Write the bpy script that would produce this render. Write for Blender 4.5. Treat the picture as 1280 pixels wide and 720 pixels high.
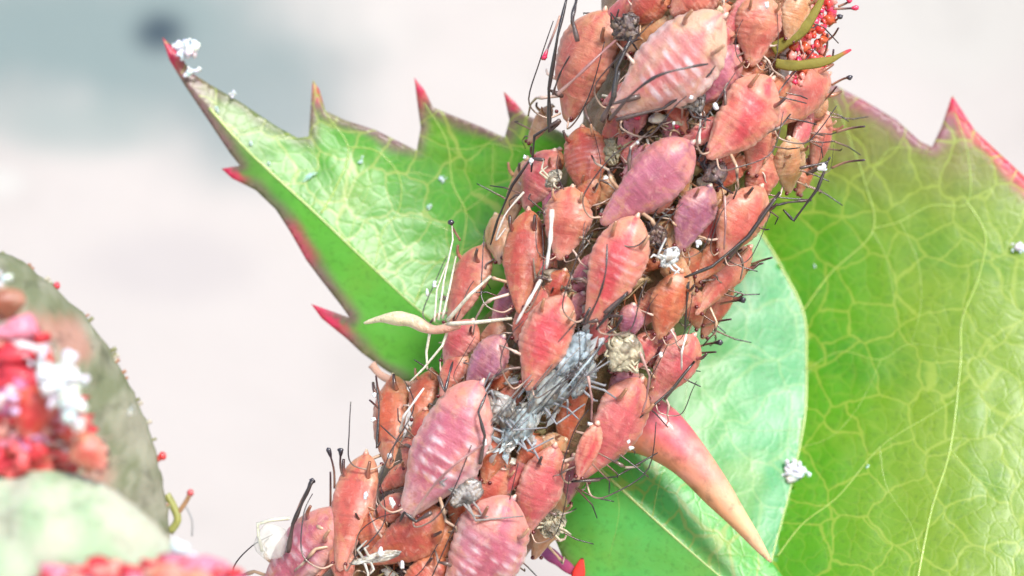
import bpy, math, random
import numpy as np
from mathutils.geometry import delaunay_2d_cdt
from mathutils import Vector, Matrix, noise
random.seed(11)
for o in list(bpy.data.objects): bpy.data.objects.remove(o, do_unlink=True)
S = bpy.context.scene
C = S.collection
S.unit_settings.system = 'METRIC'
S.unit_settings.scale_length = 0.0024        # one unit is about 2.4 mm: this is a macro photograph

# ------------------------------------------------------------------ camera
DC = 30.0                                     # distance of the lens from the middle of the stem
cd = bpy.data.cameras.new('camera'); cam = bpy.data.objects.new('camera', cd); C.objects.link(cam)
cam.location = (0, -DC, 0); cam.rotation_euler = (math.pi/2, 0, 0)
cd.sensor_width = 36; cd.lens = 36*DC/12.8; cd.clip_start = 0.1; cd.clip_end = 1000
cd.dof.use_dof = True; cd.dof.focus_distance = DC-1.1
cd.dof.aperture_fstop = cd.lens/1000/(2*0.26)
S.camera = cam
# ------------------------------------------------------------------ sky, sun, exposure
LD = Vector((0.32, -0.70, 0.64)).normalized()
w = bpy.data.worlds.new('World'); S.world = w; w.use_nodes = True
nt = w.node_tree; nt.nodes.clear()
sk = nt.nodes.new('ShaderNodeTexSky'); sk.sky_type = 'NISHITA'; sk.sun_disc = False
sk.sun_elevation = math.asin(LD.z); sk.sun_rotation = math.atan2(LD.x, LD.y)
sk.air_density = 1.0; sk.dust_density = 0.8; sk.ozone_density = 1.0
bg = nt.nodes.new('ShaderNodeBackground'); bg.inputs[1].default_value = 0.15
wo = nt.nodes.new('ShaderNodeOutputWorld'); nt.links.new(sk.outputs[0], bg.inputs[0]); nt.links.new(bg.outputs[0], wo.inputs[0])
sd = bpy.data.lights.new('sun', 'SUN'); sd.energy = 2.7; sd.angle = math.radians(16); sd.color = (1, .96, .91)
sun = bpy.data.objects.new('sun', sd); C.objects.link(sun)
sun.rotation_euler = (-LD).to_track_quat('-Z', 'Y').to_euler(); sun.location = LD*60
S.view_settings.view_transform = 'Standard'; S.view_settings.look = 'None'
S.view_settings.exposure = 0.83; S.view_settings.gamma = 1; S.view_settings.use_curve_mapping = False
S.render.engine = 'CYCLES'

# ------------------------------------------------------------------ helpers
def P(px, py, y=0.0):
    k = (DC+y)/DC
    return Vector(((px-640)/100*k, y, (360-py)/100*k))
def lerp(a, b, t): return a+(b-a)*t
def mixc(a, b, t):
    t = max(0, min(1, t)); return tuple(a[i]+(b[i]-a[i])*t for i in range(3))
def ss(a, b, x):
    t = max(0, min(1, (x-a)/(b-a))); return t*t*(3-2*t)
def nz(v, s=1.0, o=0.0): return noise.noise(Vector((v[0]*s+o, v[1]*s-o*.7, v[2]*s+o*1.3)))
def interp(tab, x):
    for i in range(len(tab)-1):
        if x <= tab[i+1][0]:
            t = (x-tab[i][0])/max(1e-9, tab[i+1][0]-tab[i][0]); t = max(0, t)
            return tab[i][1]+(tab[i+1][1]-tab[i][1])*t
    return tab[-1][1]
def mesh(name, verts, faces, mat, parent=None, cols=None, smooth=True):
    me = bpy.data.meshes.new(name); me.from_pydata([tuple(v) for v in verts], [], faces)
    me.polygons.foreach_set('use_smooth', [smooth]*len(me.polygons))
    if cols is not None:
        ca = me.color_attributes.new('Col', 'FLOAT_COLOR', 'POINT')
        flat = []
        for c in cols: flat += [c[0], c[1], c[2], 1.0]
        ca.data.foreach_set('color', flat)
    me.materials.append(mat); me.update()
    o = bpy.data.objects.new(name, me); C.objects.link(o)
    if parent: o.parent = parent
    return o
def empty(name, loc=(0, 0, 0), M=None):
    o = bpy.data.objects.new(name, None); o.empty_display_size = .1; C.objects.link(o)
    if M is not None: o.matrix_world = M
    else: o.location = loc
    return o
def tag(o, label=None, cat=None, group=None, kind=None):
    if label: o['label'] = label
    if cat: o['category'] = cat
    if group: o['group'] = group
    if kind: o['kind'] = kind
    return o
def spline(pts, n):
    pts = [Vector(p) for p in pts]
    if len(pts) == 2: return [pts[0].lerp(pts[1], i/(n-1)) for i in range(n)]
    out = []; m = len(pts)-1
    for i in range(n):
        t = i/(n-1)*m; k = min(int(t), m-1); f = t-k
        p0 = pts[max(k-1, 0)]; p1 = pts[k]; p2 = pts[k+1]; p3 = pts[min(k+2, m)]
        out.append(.5*((2*p1)+(p2-p0)*f+(2*p0-5*p1+4*p2-p3)*f*f+(3*p1-p0-3*p2+p3)*f**3))
    return out
def tube_data(pts, rad, sides=6, colf=None):
    """pts: list of Vector; rad: function t->radius"""
    V = []; F = []; K = []; n = len(pts)
    up = None
    for i, p in enumerate(pts):
        d = (pts[min(i+1, n-1)]-pts[max(i-1, 0)])
        d = d.normalized() if d.length > 1e-9 else Vector((1, 0, 0))
        if up is None:
            up = d.orthogonal().normalized()
        up = (up-d*up.dot(d)); up = up.normalized() if up.length > 1e-6 else d.orthogonal().normalized()
        b = d.cross(up)
        t = i/(n-1); r = rad(t)
        for k in range(sides):
            a = 2*math.pi*k/sides
            V.append(p+(up*math.cos(a)+b*math.sin(a))*r)
            K.append(colf(t) if colf else (1, 1, 1))
    for i in range(n-1):
        for k in range(sides):
            a = i*sides+k; b_ = i*sides+(k+1) % sides
            F.append((a, b_, b_+sides, a+sides))
    F.append(tuple(range(sides))[::-1]); F.append(tuple((n-1)*sides+k for k in range(sides)))
    return V, F, K
def tube(name, pts, rad, mat, parent=None, sides=6, colf=None, M=None):
    V, F, K = tube_data(pts, rad, sides, colf)
    if M is not None: V = [M @ v for v in V]
    return mesh(name, V, F, mat, parent, K)
class Acc:
    def __init__(s): s.V = []; s.F = []; s.K = []
    def add(s, V, F, K=None):
        n = len(s.V); s.V += list(V); s.F += [tuple(i+n for i in f) for f in F]; s.K += list(K or [(1, 1, 1)]*len(V))
    def build(s, name, mat, parent=None, smooth=True): return mesh(name, s.V, s.F, mat, parent, s.K, smooth)
def blob_data(c, r, seed=0, rough=.25, col=(1, 1, 1), seg=8, ring=6, scl=(1, 1, 1), fr=1.2):
    V = []; F = []; K = []
    for i in range(ring+1):
        th = math.pi*i/ring
        for k in range(seg):
            ph = 2*math.pi*k/seg
            d = Vector((math.sin(th)*math.cos(ph), math.sin(th)*math.sin(ph), math.cos(th)))
            q = r*(1+rough*nz(d, fr, seed*3.17))
            V.append(Vector(c)+Vector((d.x*scl[0], d.y*scl[1], d.z*scl[2]))*q); K.append(col)
    for i in range(ring):
        for k in range(seg):
            a = i*seg+k; b = i*seg+(k+1) % seg
            F.append((a, a+seg, b+seg, b))
    return V, F, K

# ------------------------------------------------------------------ materials
def newmat(name):
    m = bpy.data.materials.new(name); m.use_nodes = True; n = m.node_tree; n.nodes.clear()
    out = n.nodes.new('ShaderNodeOutputMaterial'); bs = n.nodes.new('ShaderNodeBsdfPrincipled')
    n.links.new(bs.outputs[0], out.inputs[0]); return m, n, bs, out
def N(n, t, **kw):
    x = n.nodes.new(t)
    for k, v in kw.items():
        if k.startswith('i_'): x.inputs[k[2:].replace('_', ' ')].default_value = v
        else: setattr(x, k, v)
    return x
def mixrgb(n, a, b, f, mode='MIX'):
    x = n.nodes.new('ShaderNodeMix'); x.data_type = 'RGBA'; x.blend_type = mode
    for sock, v in ((x.inputs[0], f), (x.inputs[6], a), (x.inputs[7], b)):
        if hasattr(v, 'links'): n.links.new(v, sock)
        elif isinstance(v, (int, float)): sock.default_value = v
        else: sock.default_value = (*v, 1) if len(v) == 3 else v
    return x.outputs[2]
def mapr(n, v, a, b, c, d):
    x = n.nodes.new('ShaderNodeMapRange'); x.clamp = True; x.interpolation_type = 'SMOOTHSTEP'
    n.links.new(v, x.inputs[0])
    for i, q in zip((1, 2, 3, 4), (a, b, c, d)): x.inputs[i].default_value = q
    return x.outputs[0]
def bump(n, h, bs, st=.4, dist=.05, nrm=None):
    x = n.nodes.new('ShaderNodeBump'); x.inputs['Strength'].default_value = st; x.inputs['Distance'].default_value = dist
    n.links.new(h, x.inputs['Height'])
    if nrm: n.links.new(nrm, x.inputs['Normal'])
    n.links.new(x.outputs[0], bs.inputs['Normal']); return x.outputs[0]
def attr(n):
    a = n.nodes.new('ShaderNodeAttribute'); a.attribute_name = 'Col'; return a.outputs['Color']
def coords(n): return n.nodes.new('ShaderNodeTexCoord').outputs['Object']
def noi(n, vec, sc, det=4, ro=.55, dist=0):
    x = N(n, 'ShaderNodeTexNoise'); x.inputs['Scale'].default_value = sc; x.inputs['Detail'].default_value = det
    x.inputs['Roughness'].default_value = ro; x.inputs['Distortion'].default_value = dist; n.links.new(vec, x.inputs['Vector']); return x.outputs['Fac']

def m_aphid():
    m, n, bs, out = newmat('aphid_skin'); co = coords(n)
    a = attr(n); f = noi(n, co, 9, 5, .65, .6); f2 = noi(n, co, 28, 3)
    c = mixrgb(n, a, (.9, .62, .5), mapr(n, f, .52, .74, 0, .45))
    f0 = noi(n, co, 4.2, 3, .6, 1.2); c = mixrgb(n, c, (.60, .36, .16), mapr(n, f0, .5, .75, 0, .5)); c = mixrgb(n, c, (.33, .05, .035), mapr(n, f, .45, .30, 0, .45))
    c = mixrgb(n, c, (.64, .27, .21), .22); hs = N(n, 'ShaderNodeHueSaturation'); hs.inputs['Saturation'].default_value = 1.08; hs.inputs['Value'].default_value = .83; n.links.new(c, hs.inputs['Color'])
    n.links.new(hs.outputs[0], bs.inputs['Base Color'])
    bs.inputs['Roughness'].default_value = .46
    bs.inputs['Subsurface Weight'].default_value = .5; bs.inputs['Subsurface Radius'].default_value = (.6, .25, .18); bs.inputs['Subsurface Scale'].default_value = .25
    bs.inputs['Coat Weight'].default_value = .28; bs.inputs['Coat Roughness'].default_value = .30
    bs.inputs['Sheen Weight'].default_value = .10; bs.inputs['Sheen Roughness'].default_value = .4; bs.inputs['Sheen Tint'].default_value = (1, .85, .85, 1)
    b1 = bump(n, f, bs, .35, .05); b2 = bump(n, f2, bs, .25, .02, b1)
    st_ = n.nodes.new('ShaderNodeVectorMath'); st_.operation = 'MULTIPLY'; st_.inputs[1].default_value = (22, 3.5, 3.5); n.links.new(co, st_.inputs[0])
    bump(n, noi(n, st_.outputs[0], 1.0, 3, .6, .6), bs, .3, .025, b2); return m
def m_col(name, rough=.4, coat=0.0, sss=0.0, bs_st=.3, sc=12, trans=0.0, spec=.5):
    m, n, bs, out = newmat(name); co = coords(n); f = noi(n, co, sc, 4)
    c = mixrgb(n, attr(n), (0, 0, 0), mapr(n, f, .5, .25, 0, .35)); n.links.new(c, bs.inputs['Base Color'])
    bs.inputs['Roughness'].default_value = rough; bs.inputs['Coat Weight'].default_value = coat; bs.inputs['Coat Roughness'].default_value = .12
    bs.inputs['Specular IOR Level'].default_value = spec
    if sss: bs.inputs['Subsurface Weight'].default_value = sss; bs.inputs['Subsurface Radius'].default_value = (.5, .25, .15); bs.inputs['Subsurface Scale'].default_value = .25
    bump(n, f, bs, bs_st, .04)
    if trans:
        t = n.nodes.new('ShaderNodeBsdfTransparent'); mx = n.nodes.new('ShaderNodeMixShader'); mx.inputs[0].default_value = trans
        n.links.new(bs.outputs[0], mx.inputs[1]); n.links.new(t.outputs[0], mx.inputs[2]); n.links.new(mx.outputs[0], out.inputs[0])
    return m
def m_leaf(name, cell=1.9, rough=.36, veincol=(.42, .50, .10), vs=.7, coat=.28, tl=.42, bst=.10):
    m, n, bs, out = newmat(name); co = coords(n); a = attr(n)
    dn = N(n, 'ShaderNodeTexNoise'); dn.inputs['Scale'].default_value = 1.3; dn.inputs['Detail'].default_value = 3; n.links.new(co, dn.inputs['Vector'])
    off = n.nodes.new('ShaderNodeVectorMath'); off.operation = 'MULTIPLY_ADD'; off.inputs[1].default_value = (.55, .55, .55)
    n.links.new(dn.outputs['Color'], off.inputs[0]); n.links.new(co, off.inputs[2])
    flat = n.nodes.new('ShaderNodeVectorMath'); flat.operation = 'MULTIPLY'; flat.inputs[1].default_value = (1, .15, 1); n.links.new(off.outputs[0], flat.inputs[0])
    def vor(sc):
        v = N(n, 'ShaderNodeTexVoronoi', feature='DISTANCE_TO_EDGE'); v.inputs['Scale'].default_value = sc; n.links.new(flat.outputs[0], v.inputs['Vector']); return v.outputs['Distance']
    d1 = vor(cell); d2 = vor(cell*2.7); d3 = vor(cell*6)
    f = noi(n, co, .8, 5, .6); ff = noi(n, co, 14, 4)
    l1 = mapr(n, d1, .008, .035, 1, 0); l2 = mapr(n, d2, .01, .07, 1, 0); l3 = mapr(n, d3, .0, .12, 1, 0)
    base = mixrgb(n, a, (.28, .40, .03), mapr(n, f, .5, .75, 0, .45))
    base = mixrgb(n, base, (.03, .26, .02), mapr(n, f, .48, .28, 0, .35))
    base = mixrgb(n, base, (.02, .09, .01), mapr(n, ff, .5, .3, 0, .25))
    c = mixrgb(n, base, veincol, l3, 'MIX')
    mul = lambda s, k: (lambda q: (n.links.new(s, q.inputs[0]), setattr(q.inputs[1], 'default_value', k), q.outputs[0])[2])(N(n, 'ShaderNodeMath', operation='MULTIPLY'))
    base = mixrgb(n, base, veincol, mul(l3, .06)); base = mixrgb(n, base, veincol, mul(l2, .3*vs)); base = mixrgb(n, base, veincol, mul(l1, vs))
    n.links.new(base, bs.inputs['Base Color'])
    bs.inputs['Roughness'].default_value = rough; bs.inputs['Coat Weight'].default_value = coat; bs.inputs['Coat Roughness'].default_value = .3
    bs.inputs['Coat IOR'].default_value = 1.55
    h = N(n, 'ShaderNodeMath', operation='ADD'); n.links.new(mapr(n, d1, 0, .18, 0, 1), h.inputs[0]); n.links.new(mul(mapr(n, d2, 0, .12, 0, 1), .5), h.inputs[1])
    b1 = bump(n, h.outputs[0], bs, bst, .04); b2 = bump(n, ff, bs, .16, .02, b1)
    n.links.new(b2, bs.inputs['Coat Normal'])
    t = n.nodes.new('ShaderNodeBsdfTranslucent'); mx = n.nodes.new('ShaderNodeMixShader'); mx.inputs[0].default_value = tl
    n.links.new(mixrgb(n, base, (.35, .7, .03), .35), t.inputs[0])
    n.links.new(bs.outputs[0], mx.inputs[1]); n.links.new(t.outputs[0], mx.inputs[2]); n.links.new(mx.outputs[0], out.inputs[0])
    return m
def m_stem():
    m, n, bs, out = newmat('stem_bark'); co = coords(n)
    f = noi(n, co, 3.2, 6, .65, .8); g = noi(n, co, 11, 5, .7, .5)
    c = mixrgb(n, (.40, .17, .09), (.28, .22, .09), mapr(n, f, .4, .62, 0, 1))
    c = mixrgb(n, c, (.42, .10, .07), mapr(n, g, .55, .68, 0, .8)); c = mixrgb(n, c, (.12, .05, .03), mapr(n, g, .46, .33, 0, .8))
    c = mixrgb(n, c, (.55, .43, .28), mapr(n, noi(n, co, 17, 3, .6, 1), .62, .72, 0, .8))
    n.links.new(mixrgb(n, c, attr(n), .5), bs.inputs['Base Color']); bs.inputs['Roughness'].default_value = .4
    bs.inputs['Coat Weight'].default_value = .3
    bump(n, g, bs, .9, .12); return m
def m_wall():
    m, n, bs, out = newmat('wall_plaster'); co = coords(n)
    f = noi(n, co, .045, 3, .5); g = noi(n, co, .35, 5)
    c = mixrgb(n, (.452, .416, .396), (.365, .335, .318), mapr(n, f, .42, .62, 0, 1))
    c = mixrgb(n, c, (.47, .445, .42), mapr(n, noi(n, co, .09, 3), .5, .65, 0, .9))
    def patch(x, z, sx, sz, col, k):
        nonlocal c
        vm = n.nodes.new('ShaderNodeVectorMath'); vm.operation = 'SUBTRACT'; vm.inputs[1].default_value = (x, 0, z); n.links.new(co, vm.inputs[0])
        v2 = n.nodes.new('ShaderNodeVectorMath'); v2.operation = 'MULTIPLY'; v2.inputs[1].default_value = (1/sx, 0, 1/sz); n.links.new(vm.outputs[0], v2.inputs[0])
        ln = n.nodes.new('ShaderNodeVectorMath'); ln.operation = 'LENGTH'; n.links.new(v2.outputs[0], ln.inputs[0])
        ad = N(n, 'ShaderNodeMath', operation='MULTIPLY_ADD'); n.links.new(noi(n, co, .25, 3), ad.inputs[0]); ad.inputs[1].default_value = .9; 
        n.links.new(ln.outputs['Value'], ad.inputs[2])
        c = mixrgb(n, c, col, mapr(n, ad.outputs[0], .75, 1.6, k, 0))
    for q in PATCH: patch(*q)
    c = mixrgb(n, c, (.25, .23, .22), mapr(n, g, .45, .3, 0, .15))
    n.links.new(c, bs.inputs['Base Color']); bs.inputs['Roughness'].default_value = .9; bump(n, g, bs, .3, .3); return m
WY = 50.0
def WP(px, py):
    p = P(px, py, WY); return p.x, p.z
PATCH = []
for px, py, sx, sy, col, k in ((130, 40, 350, 140, (.17, .225, .225), .95), (310, 130, 170, 130, (.20, .24, .24), .85), (100, 160, 150, 50, (.23, .275, .265), .7),
                               (200, 40, 42, 32, (.03, .05, .07), .95), (2, 228, 45, 26, (.5, .5, .47), .6), (200, 330, 150, 60, (.37, .34, .34), .5), (1200, 30, 200, 90, (.42, .41, .38), .6)):
    x, z = WP(px, py); PATCH.append((x, z, sx/100*2.67, sy/100*2.67, col, k))
A_SKIN = m_aphid()
A_LEG = m_col('leg_chitin', .3, .4, 0, .2, 30)
SHED = m_col('shed_skin_film', .28, .5, .2, .8, 16, trans=.22)
SILVER = m_col('silvery_skin_film', .30, .5, .2, .8, 7, trans=.42, spec=.5)
WAX = m_col('white_wax', .55, .2, .3, .5, 20)
DROP = m_col('honeydew', .08, 1, .3, 0, 3)
LEAF = m_leaf('leaf_blade'); LEAF2 = m_leaf('leaf_blade_large', 1.75, .45, (.42, .52, .07), .62); LEAF3 = m_leaf('leaf_blade_painted_sheen', 1.5, .40, (.34, .52, .18), .4, .42, .35, .05); LEAFS = m_leaf('leaf_blade_smooth', 1.6, .5, (.2, .4, .05), .08, .12, .5, 0.05)  # LEAF3: half-blade with sky sheen painted into its bluish green
VEIN = m_col('leaf_vein', .4, .4, .2, .2, 20)
STEM = m_stem()
THORN = m_col('thorn_horn', .48, .2, .5, .35, 7)
HAIR = m_col('bristle_horn', .3, .5, .1, .1, 20)
BUDM = m_col('bud_skin', .72, .0, .25, .8, 4, spec=.25)

# ------------------------------------------------------------------ setting
def sheet(name, M4, mat): 
    o = mesh(name, M4, [(0, 1, 2, 3)], mat, cols=[(1, 1, 1)]*4, smooth=False); tag(o, kind='structure'); return o
sheet('wall', [(-260, WY, -45), (260, WY, -45), (260, WY, 60), (-260, WY, 60)], m_wall())
gm, gn, gb, _ = newmat('bounce_ground_concrete'); gc = coords(gn); gf = noi(gn, gc, .3, 6)
gn.links.new(mixrgb(gn, (.48, .45, .42), (.36, .34, .32), gf), gb.inputs['Base Color']); gb.inputs['Roughness'].default_value = .9
sheet('bounce_ground', [(-260, -200, -45), (260, -200, -45), (260, WY, -45), (-260, WY, -45)], gm)  # out-of-view ground, added to bounce fill light up from below

# ------------------------------------------------------------------ the rose shoot
shoot = tag(empty('rose_shoot', P(500, 760, 0)), 'reddish rose stem with serrated green leaves and a thorn, crowded with aphids', 'rose shoot')
SM = shoot.matrix_world
shoot_loc = Vector(shoot.location)
def part(name, V, F, mat, cols, parent=None, smooth=True):   # child of the shoot, world coordinates in
    off = shoot_loc if parent is None or parent is shoot or parent.parent is shoot else Vector((0, 0, 0))
    return mesh(name, [Vector(v)-off for v in V], F, mat, parent or shoot, cols, smooth)
AX = [P(905, -190), P(890, -60), P(868, 60), P(843, 180), P(795, 290), P(733, 400), P(668, 500), P(595, 600), P(515, 705), P(430, 830), P(360, 960)]
AXS = spline(AX, 140)
def rstem(z): return lerp(1.02, 1.27, max(0, min(1, (z+3.6)/7.2)))
def axis_near(x, z):
    best = None
    for i in range(len(AXS)-1):
        a = AXS[i]; b = AXS[i+1]; d = Vector((b.x-a.x, b.z-a.z)); q = Vector((x-a.x, z-a.z))
        t = max(0, min(1, q.dot(d)/d.length_squared)); r = q-d*t
        if best is None or r.length < best[0]:
            lat = Vector((-d.y, d.x)).normalized()       # to the picture's left/right of the axis
            best = (r.length, r.dot(lat), lat, Vector((a.x, 0, a.z)).lerp(Vector((b.x, 0, b.z)), t))
    return best
def surf(px, py, lift):
    """front surface of the stem at a pixel, lifted: returns point, outward normal"""
    R = rstem((360-py)/100)+lift; y = -R*.8; p = P(px, py, y)
    for _ in range(3):
        _, s, lat, c = axis_near(p.x, p.z)
        s2 = max(-R*.97, min(R*.97, s)); y = -math.sqrt(R*R-s2*s2)
        y += max(0, abs(s)-R*.97)*.9
        p = P(px, py, y)
    nrm = Vector((lat.x*s2/R, y/R if y < 0 else 0, lat.y*s2/R))
    return p, nrm.normalized()
V, F, K = [], [], []
seg = 56
for i, p in enumerate(AXS):
    d = (AXS[min(i+1, 139)]-AXS[max(i-1, 0)]).normalized(); lat = Vector((-d.z, 0, d.x))
    for k in range(seg):
        a = 2*math.pi*k/seg; dr = lat*math.cos(a)+Vector((0, -1, 0))*math.sin(a)
        r = rstem(p.z)-.02+.05*nz(p+dr, 1.7)+.05*nz(p+dr, 6, 3)+.025*math.sin(a*9+nz(p, .5)*3)
        q = p+dr*r; V.append(q)
        red = ss(-.3, .5, q.z-2.2)*ss(.2, 1.1, q.x-2.6)
        c = mixc((.38, .18, .09), (.26, .22, .09), .5+nz(q, 1.1, 9)); c = mixc(c, (.62, .05, .035), red)
        K.append(c)
for i in range(139):
    for k in range(seg):
        a = i*seg+k; b = i*seg+(k+1) % seg; F.append((a, a+seg, b+seg, b))
stem = part('stem', V, F, STEM, K)

# thorn
tp = spline([P(760, 515, -.2), P(812, 533, -.35), P(862, 575, -.5), (P(912, 635, -.6)), P(964, 703, -.65)], 40)
V, F, K = [], [], []
wid = [(0, .46), (.2, .40), (.45, .27), (.7, .18), (.9, .075), (1, .012)]
for i, p in enumerate(tp):
    t = i/39; d = (tp[min(i+1, 39)]-tp[max(i-1, 0)]).normalized(); lat = d.cross(Vector((0, -1, 0))).normalized(); nn = lat.cross(d)
    for k in range(24):
        a = 2*math.pi*k/24; dr = lat*math.cos(a)+nn*math.sin(a)*.8
        q = p+dr*interp(wid, t)*(1+.05*nz(p+dr, 3)); V.append(q)
        under = ss(-.1, .7, -dr.z*.8-dr.x*.5)
        c = mixc((.64, .12, .15), (.62, .43, .24), ss(.38, .8, t+.13*nz(q, 4)))
        c = mixc(c, (.64, .27, .10), under*.75*(1-ss(.8, 1, t))); c = mixc(c, (.75, .35, .28), .8*ss(.1, .5, nz(q, 5, 7))*(1-t))
        K.append(c)
for i in range(39):
    for k in range(24):
        a = i*24+k; b = i*24+(k+1) % 24; F.append((a, b, b+24, a+24))
F.append(tuple(39*24+k for k in range(24)))
tag(part('thorn', V, F, THORN, K), 'large pink-red thorn fading to a tan tip')

# leaves ------------------------------------------------------------
def dens(pl, step=6):
    out = []
    for i in range(len(pl)-1):
        a, b = pl[i], pl[i+1]; L = math.hypot(b[0]-a[0], b[1]-a[1]); n = max(1, int(L/step))
        for k in range(n): out.append(tuple(a[j]+(b[j]-a[j])*k/n for j in range(len(a))))
    out.append(tuple(pl[-1])); return out
def near_poly(pl, x, y):
    best = (1e9, 0, 0)
    acc = 0
    for i in range(len(pl)-1):
        ax, ay = pl[i]; bx, by = pl[i+1]; dx, dy = bx-ax, by-ay; L2 = dx*dx+dy*dy
        t = max(0, min(1, ((x-ax)*dx+(y-ay)*dy)/L2)); rx, ry = x-ax-dx*t, y-ay-dy*t; r = math.hypot(rx, ry)
        if r < best[0]: best = (r, 1 if dx*ry-dy*rx > 0 else -1, acc+t*math.sqrt(L2))
        acc += math.sqrt(L2)
    return best
def make_leaf(label, mid, halves, depth, veins, mat, greens, midr=.035, seed=0, edgecol=((.27, .11, .15), (.78, .02, .13)), grid=5, mat2=None):
    """mid: pixel polyline. halves: [(boundary[(x,y,red)])]. depth(x, y_px, dist, side)->y"""
    ms = [tuple(v)[:2] for v in spline([(a, b, 0) for a, b in mid], 60)]
    tot = sum(math.dist(ms[i], ms[i+1]) for i in range(59))
    def D(px, py):
        r, sd, t = near_poly(ms, px, py)
        wv = .06*nz((px/100, seed, py/100), .8)+.015*nz((px/100, seed+4, py/100), 3)*min(1, r/25)
        return depth(px, py, r/100, sd)+wv
    def at(t):
        f = max(0, min(1, t/tot))*59; k = min(58, int(f)); f -= k
        return (ms[k][0]+(ms[k+1][0]-ms[k][0])*f, ms[k][1]+(ms[k+1][1]-ms[k][1])*f)
    up_, lo_ = halves; outline = dens(up_, 4)[:-1]+dens(lo_[::-1], 4)[:-1]
    n = len(outline); pts = [Vector((q[0], q[1])) for q in outline]; ed = [(i, (i+1) % n) for i in range(n)]
    ms2 = dens(ms, 5); i0 = len(pts); pts += [Vector(q) for q in ms2[1:-1]]; ed += [(k, k+1) for k in range(i0, len(pts)-1)]
    xs = [q[0] for q in outline]; ys = [q[1] for q in outline]; gx = min(xs); r_ = random.Random(seed)
    OA = np.array([q[:2] for q in outline]); OB = np.roll(OA, -1, 0); OD = OB-OA; OL = np.maximum((OD**2).sum(1), 1e-9)
    RED = np.array([q[2] if len(q) > 2 else .2 for q in outline])
    def edge(x, y):
        q = np.array((x, y))-OA; t = np.clip((q*OD).sum(1)/OL, 0, 1); d = ((q-OD*t[:, None])**2).sum(1); k = int(d.argmin()); return math.sqrt(d[k]), RED[k]*(1-t[k])+RED[(k+1) % n]*t[k]
    while gx < max(xs):
        gy = min(ys)
        while gy < max(ys):
            x, y = gx+r_.uniform(-1.5, 1.5), gy+r_.uniform(-1.5, 1.5)
            c1 = (OA[:, 1] > y) != (OB[:, 1] > y); xi = OA[:, 0]+(y-OA[:, 1])*OD[:, 0]/np.where(OD[:, 1] == 0, 1e-9, OD[:, 1])
            if (c1 & (x < xi)).sum() % 2 and edge(x, y)[0] > 2.2: pts.append(Vector((x, y)))
            gy += grid
        gx += grid
    vo, eo, fo, ov, oe, of = delaunay_2d_cdt(pts, ed, [tuple(range(n))], 1, 1e-4)
    Vs = []; Ks = []; side = []
    for v in vo:
        x, y = v; Vs.append(P(x, y, D(x, y))); e, red = edge(x, y); nn = nz((x/100, y/100, seed), 2.2)
        ew = ss(16+9*red+12*nn, 3, e)*min(1, red*1.7); c = mixc(greens(x, y), edgecol[0], ew*.95)
        Ks.append(mixc(c, edgecol[1], ss(.66, .92, red)*ss(20+10*nn, 6, e)))
    Fs = [tuple(f) for f in fo]
    lf = part('leaf', Vs, Fs, mat, Ks); tag(lf, label)
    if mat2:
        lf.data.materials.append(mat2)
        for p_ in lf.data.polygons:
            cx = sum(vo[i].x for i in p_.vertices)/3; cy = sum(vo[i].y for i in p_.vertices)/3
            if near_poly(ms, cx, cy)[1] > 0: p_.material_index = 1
    so = lf.modifiers.new('thickness', 'SOLIDIFY'); so.thickness = .028; so.offset = 0
    def ridge(name, pl, r0, r1, col, lift=.6):
        pts = [tuple(v)[:2] for v in spline([(a+random.uniform(-1.5, 1.5), b_+random.uniform(-1.5, 1.5), 0) for a, b_ in pl], max(14, 9*len(pl)))]
        pts = [P(x, y, D(x, y)-.012) for x, y in pts]
        V, F, K = tube_data(pts, lambda t: .56*lerp(r0, r1, t)*(1+.25*nz((t*9, seed, r0), 1)), 7, lambda t: col)
        V = [Vector(v) for v in V]
        return part(name, V, F, VEIN, K, lf)
    ridge('midrib', mid[2 if mid[0][0] == 203 else 0:], midr*1.25, midr*.4, (.42, .52, .16))
    for v in veins: ridge('vein', v[0], v[1], v[2], v[3] if len(v) > 3 else (.33, .45, .08))
    return lf, D
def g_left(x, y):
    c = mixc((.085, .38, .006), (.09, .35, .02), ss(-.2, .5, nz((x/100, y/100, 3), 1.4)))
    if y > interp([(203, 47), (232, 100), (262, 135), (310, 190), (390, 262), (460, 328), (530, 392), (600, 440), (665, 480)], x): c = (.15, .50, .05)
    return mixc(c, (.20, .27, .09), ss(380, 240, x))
mid1 = [(203, 47), (232, 100), (262, 135), (310, 190), (390, 262), (460, 328), (530, 392), (600, 440), (665, 480)]
up1 = [(203, 47, 1), (222, 66, .95), (240, 92, .6), (262, 106, .45), (300, 128, .3), (345, 158, .35), (372, 173, .3), (386, 171, .4), (388, 140, .6), (391, 100, 1), (399, 112, 1), (407, 139, .62),
       (430, 150, .5), (470, 163, .6), (500, 178, .6), (521, 188, .4), (526, 160, .6), (518, 97, 1), (530, 112, 1), (541, 134, .62), (570, 146, .6), (605, 160, .6), (631, 172, .5), (637, 150, .6), (630, 115, 1), (643, 127, 1),
       (656, 143, .6), (682, 155, .5), (720, 175, .3), (760, 215, 0), (765, 300, 0), (740, 400, 0), (665, 480, 0)]
lo1 = [(203, 47, 1), (212, 75, .95), (231, 107, .6), (262, 153, .6), (288, 192, .6), (300, 207, .6), (277, 211, 1), (290, 223, .95), (320, 238, .6), (345, 262, .6), (363, 290, .80), (383, 325, .80), (400, 348, .6), (425, 380, .6),
       (437, 397, .6), (389, 380, 1), (402, 398, 1), (434, 424, .75), (452, 441, .6), (482, 463, .5), (520, 485, .3), (580, 505, 0), (665, 480, 0)]
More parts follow.
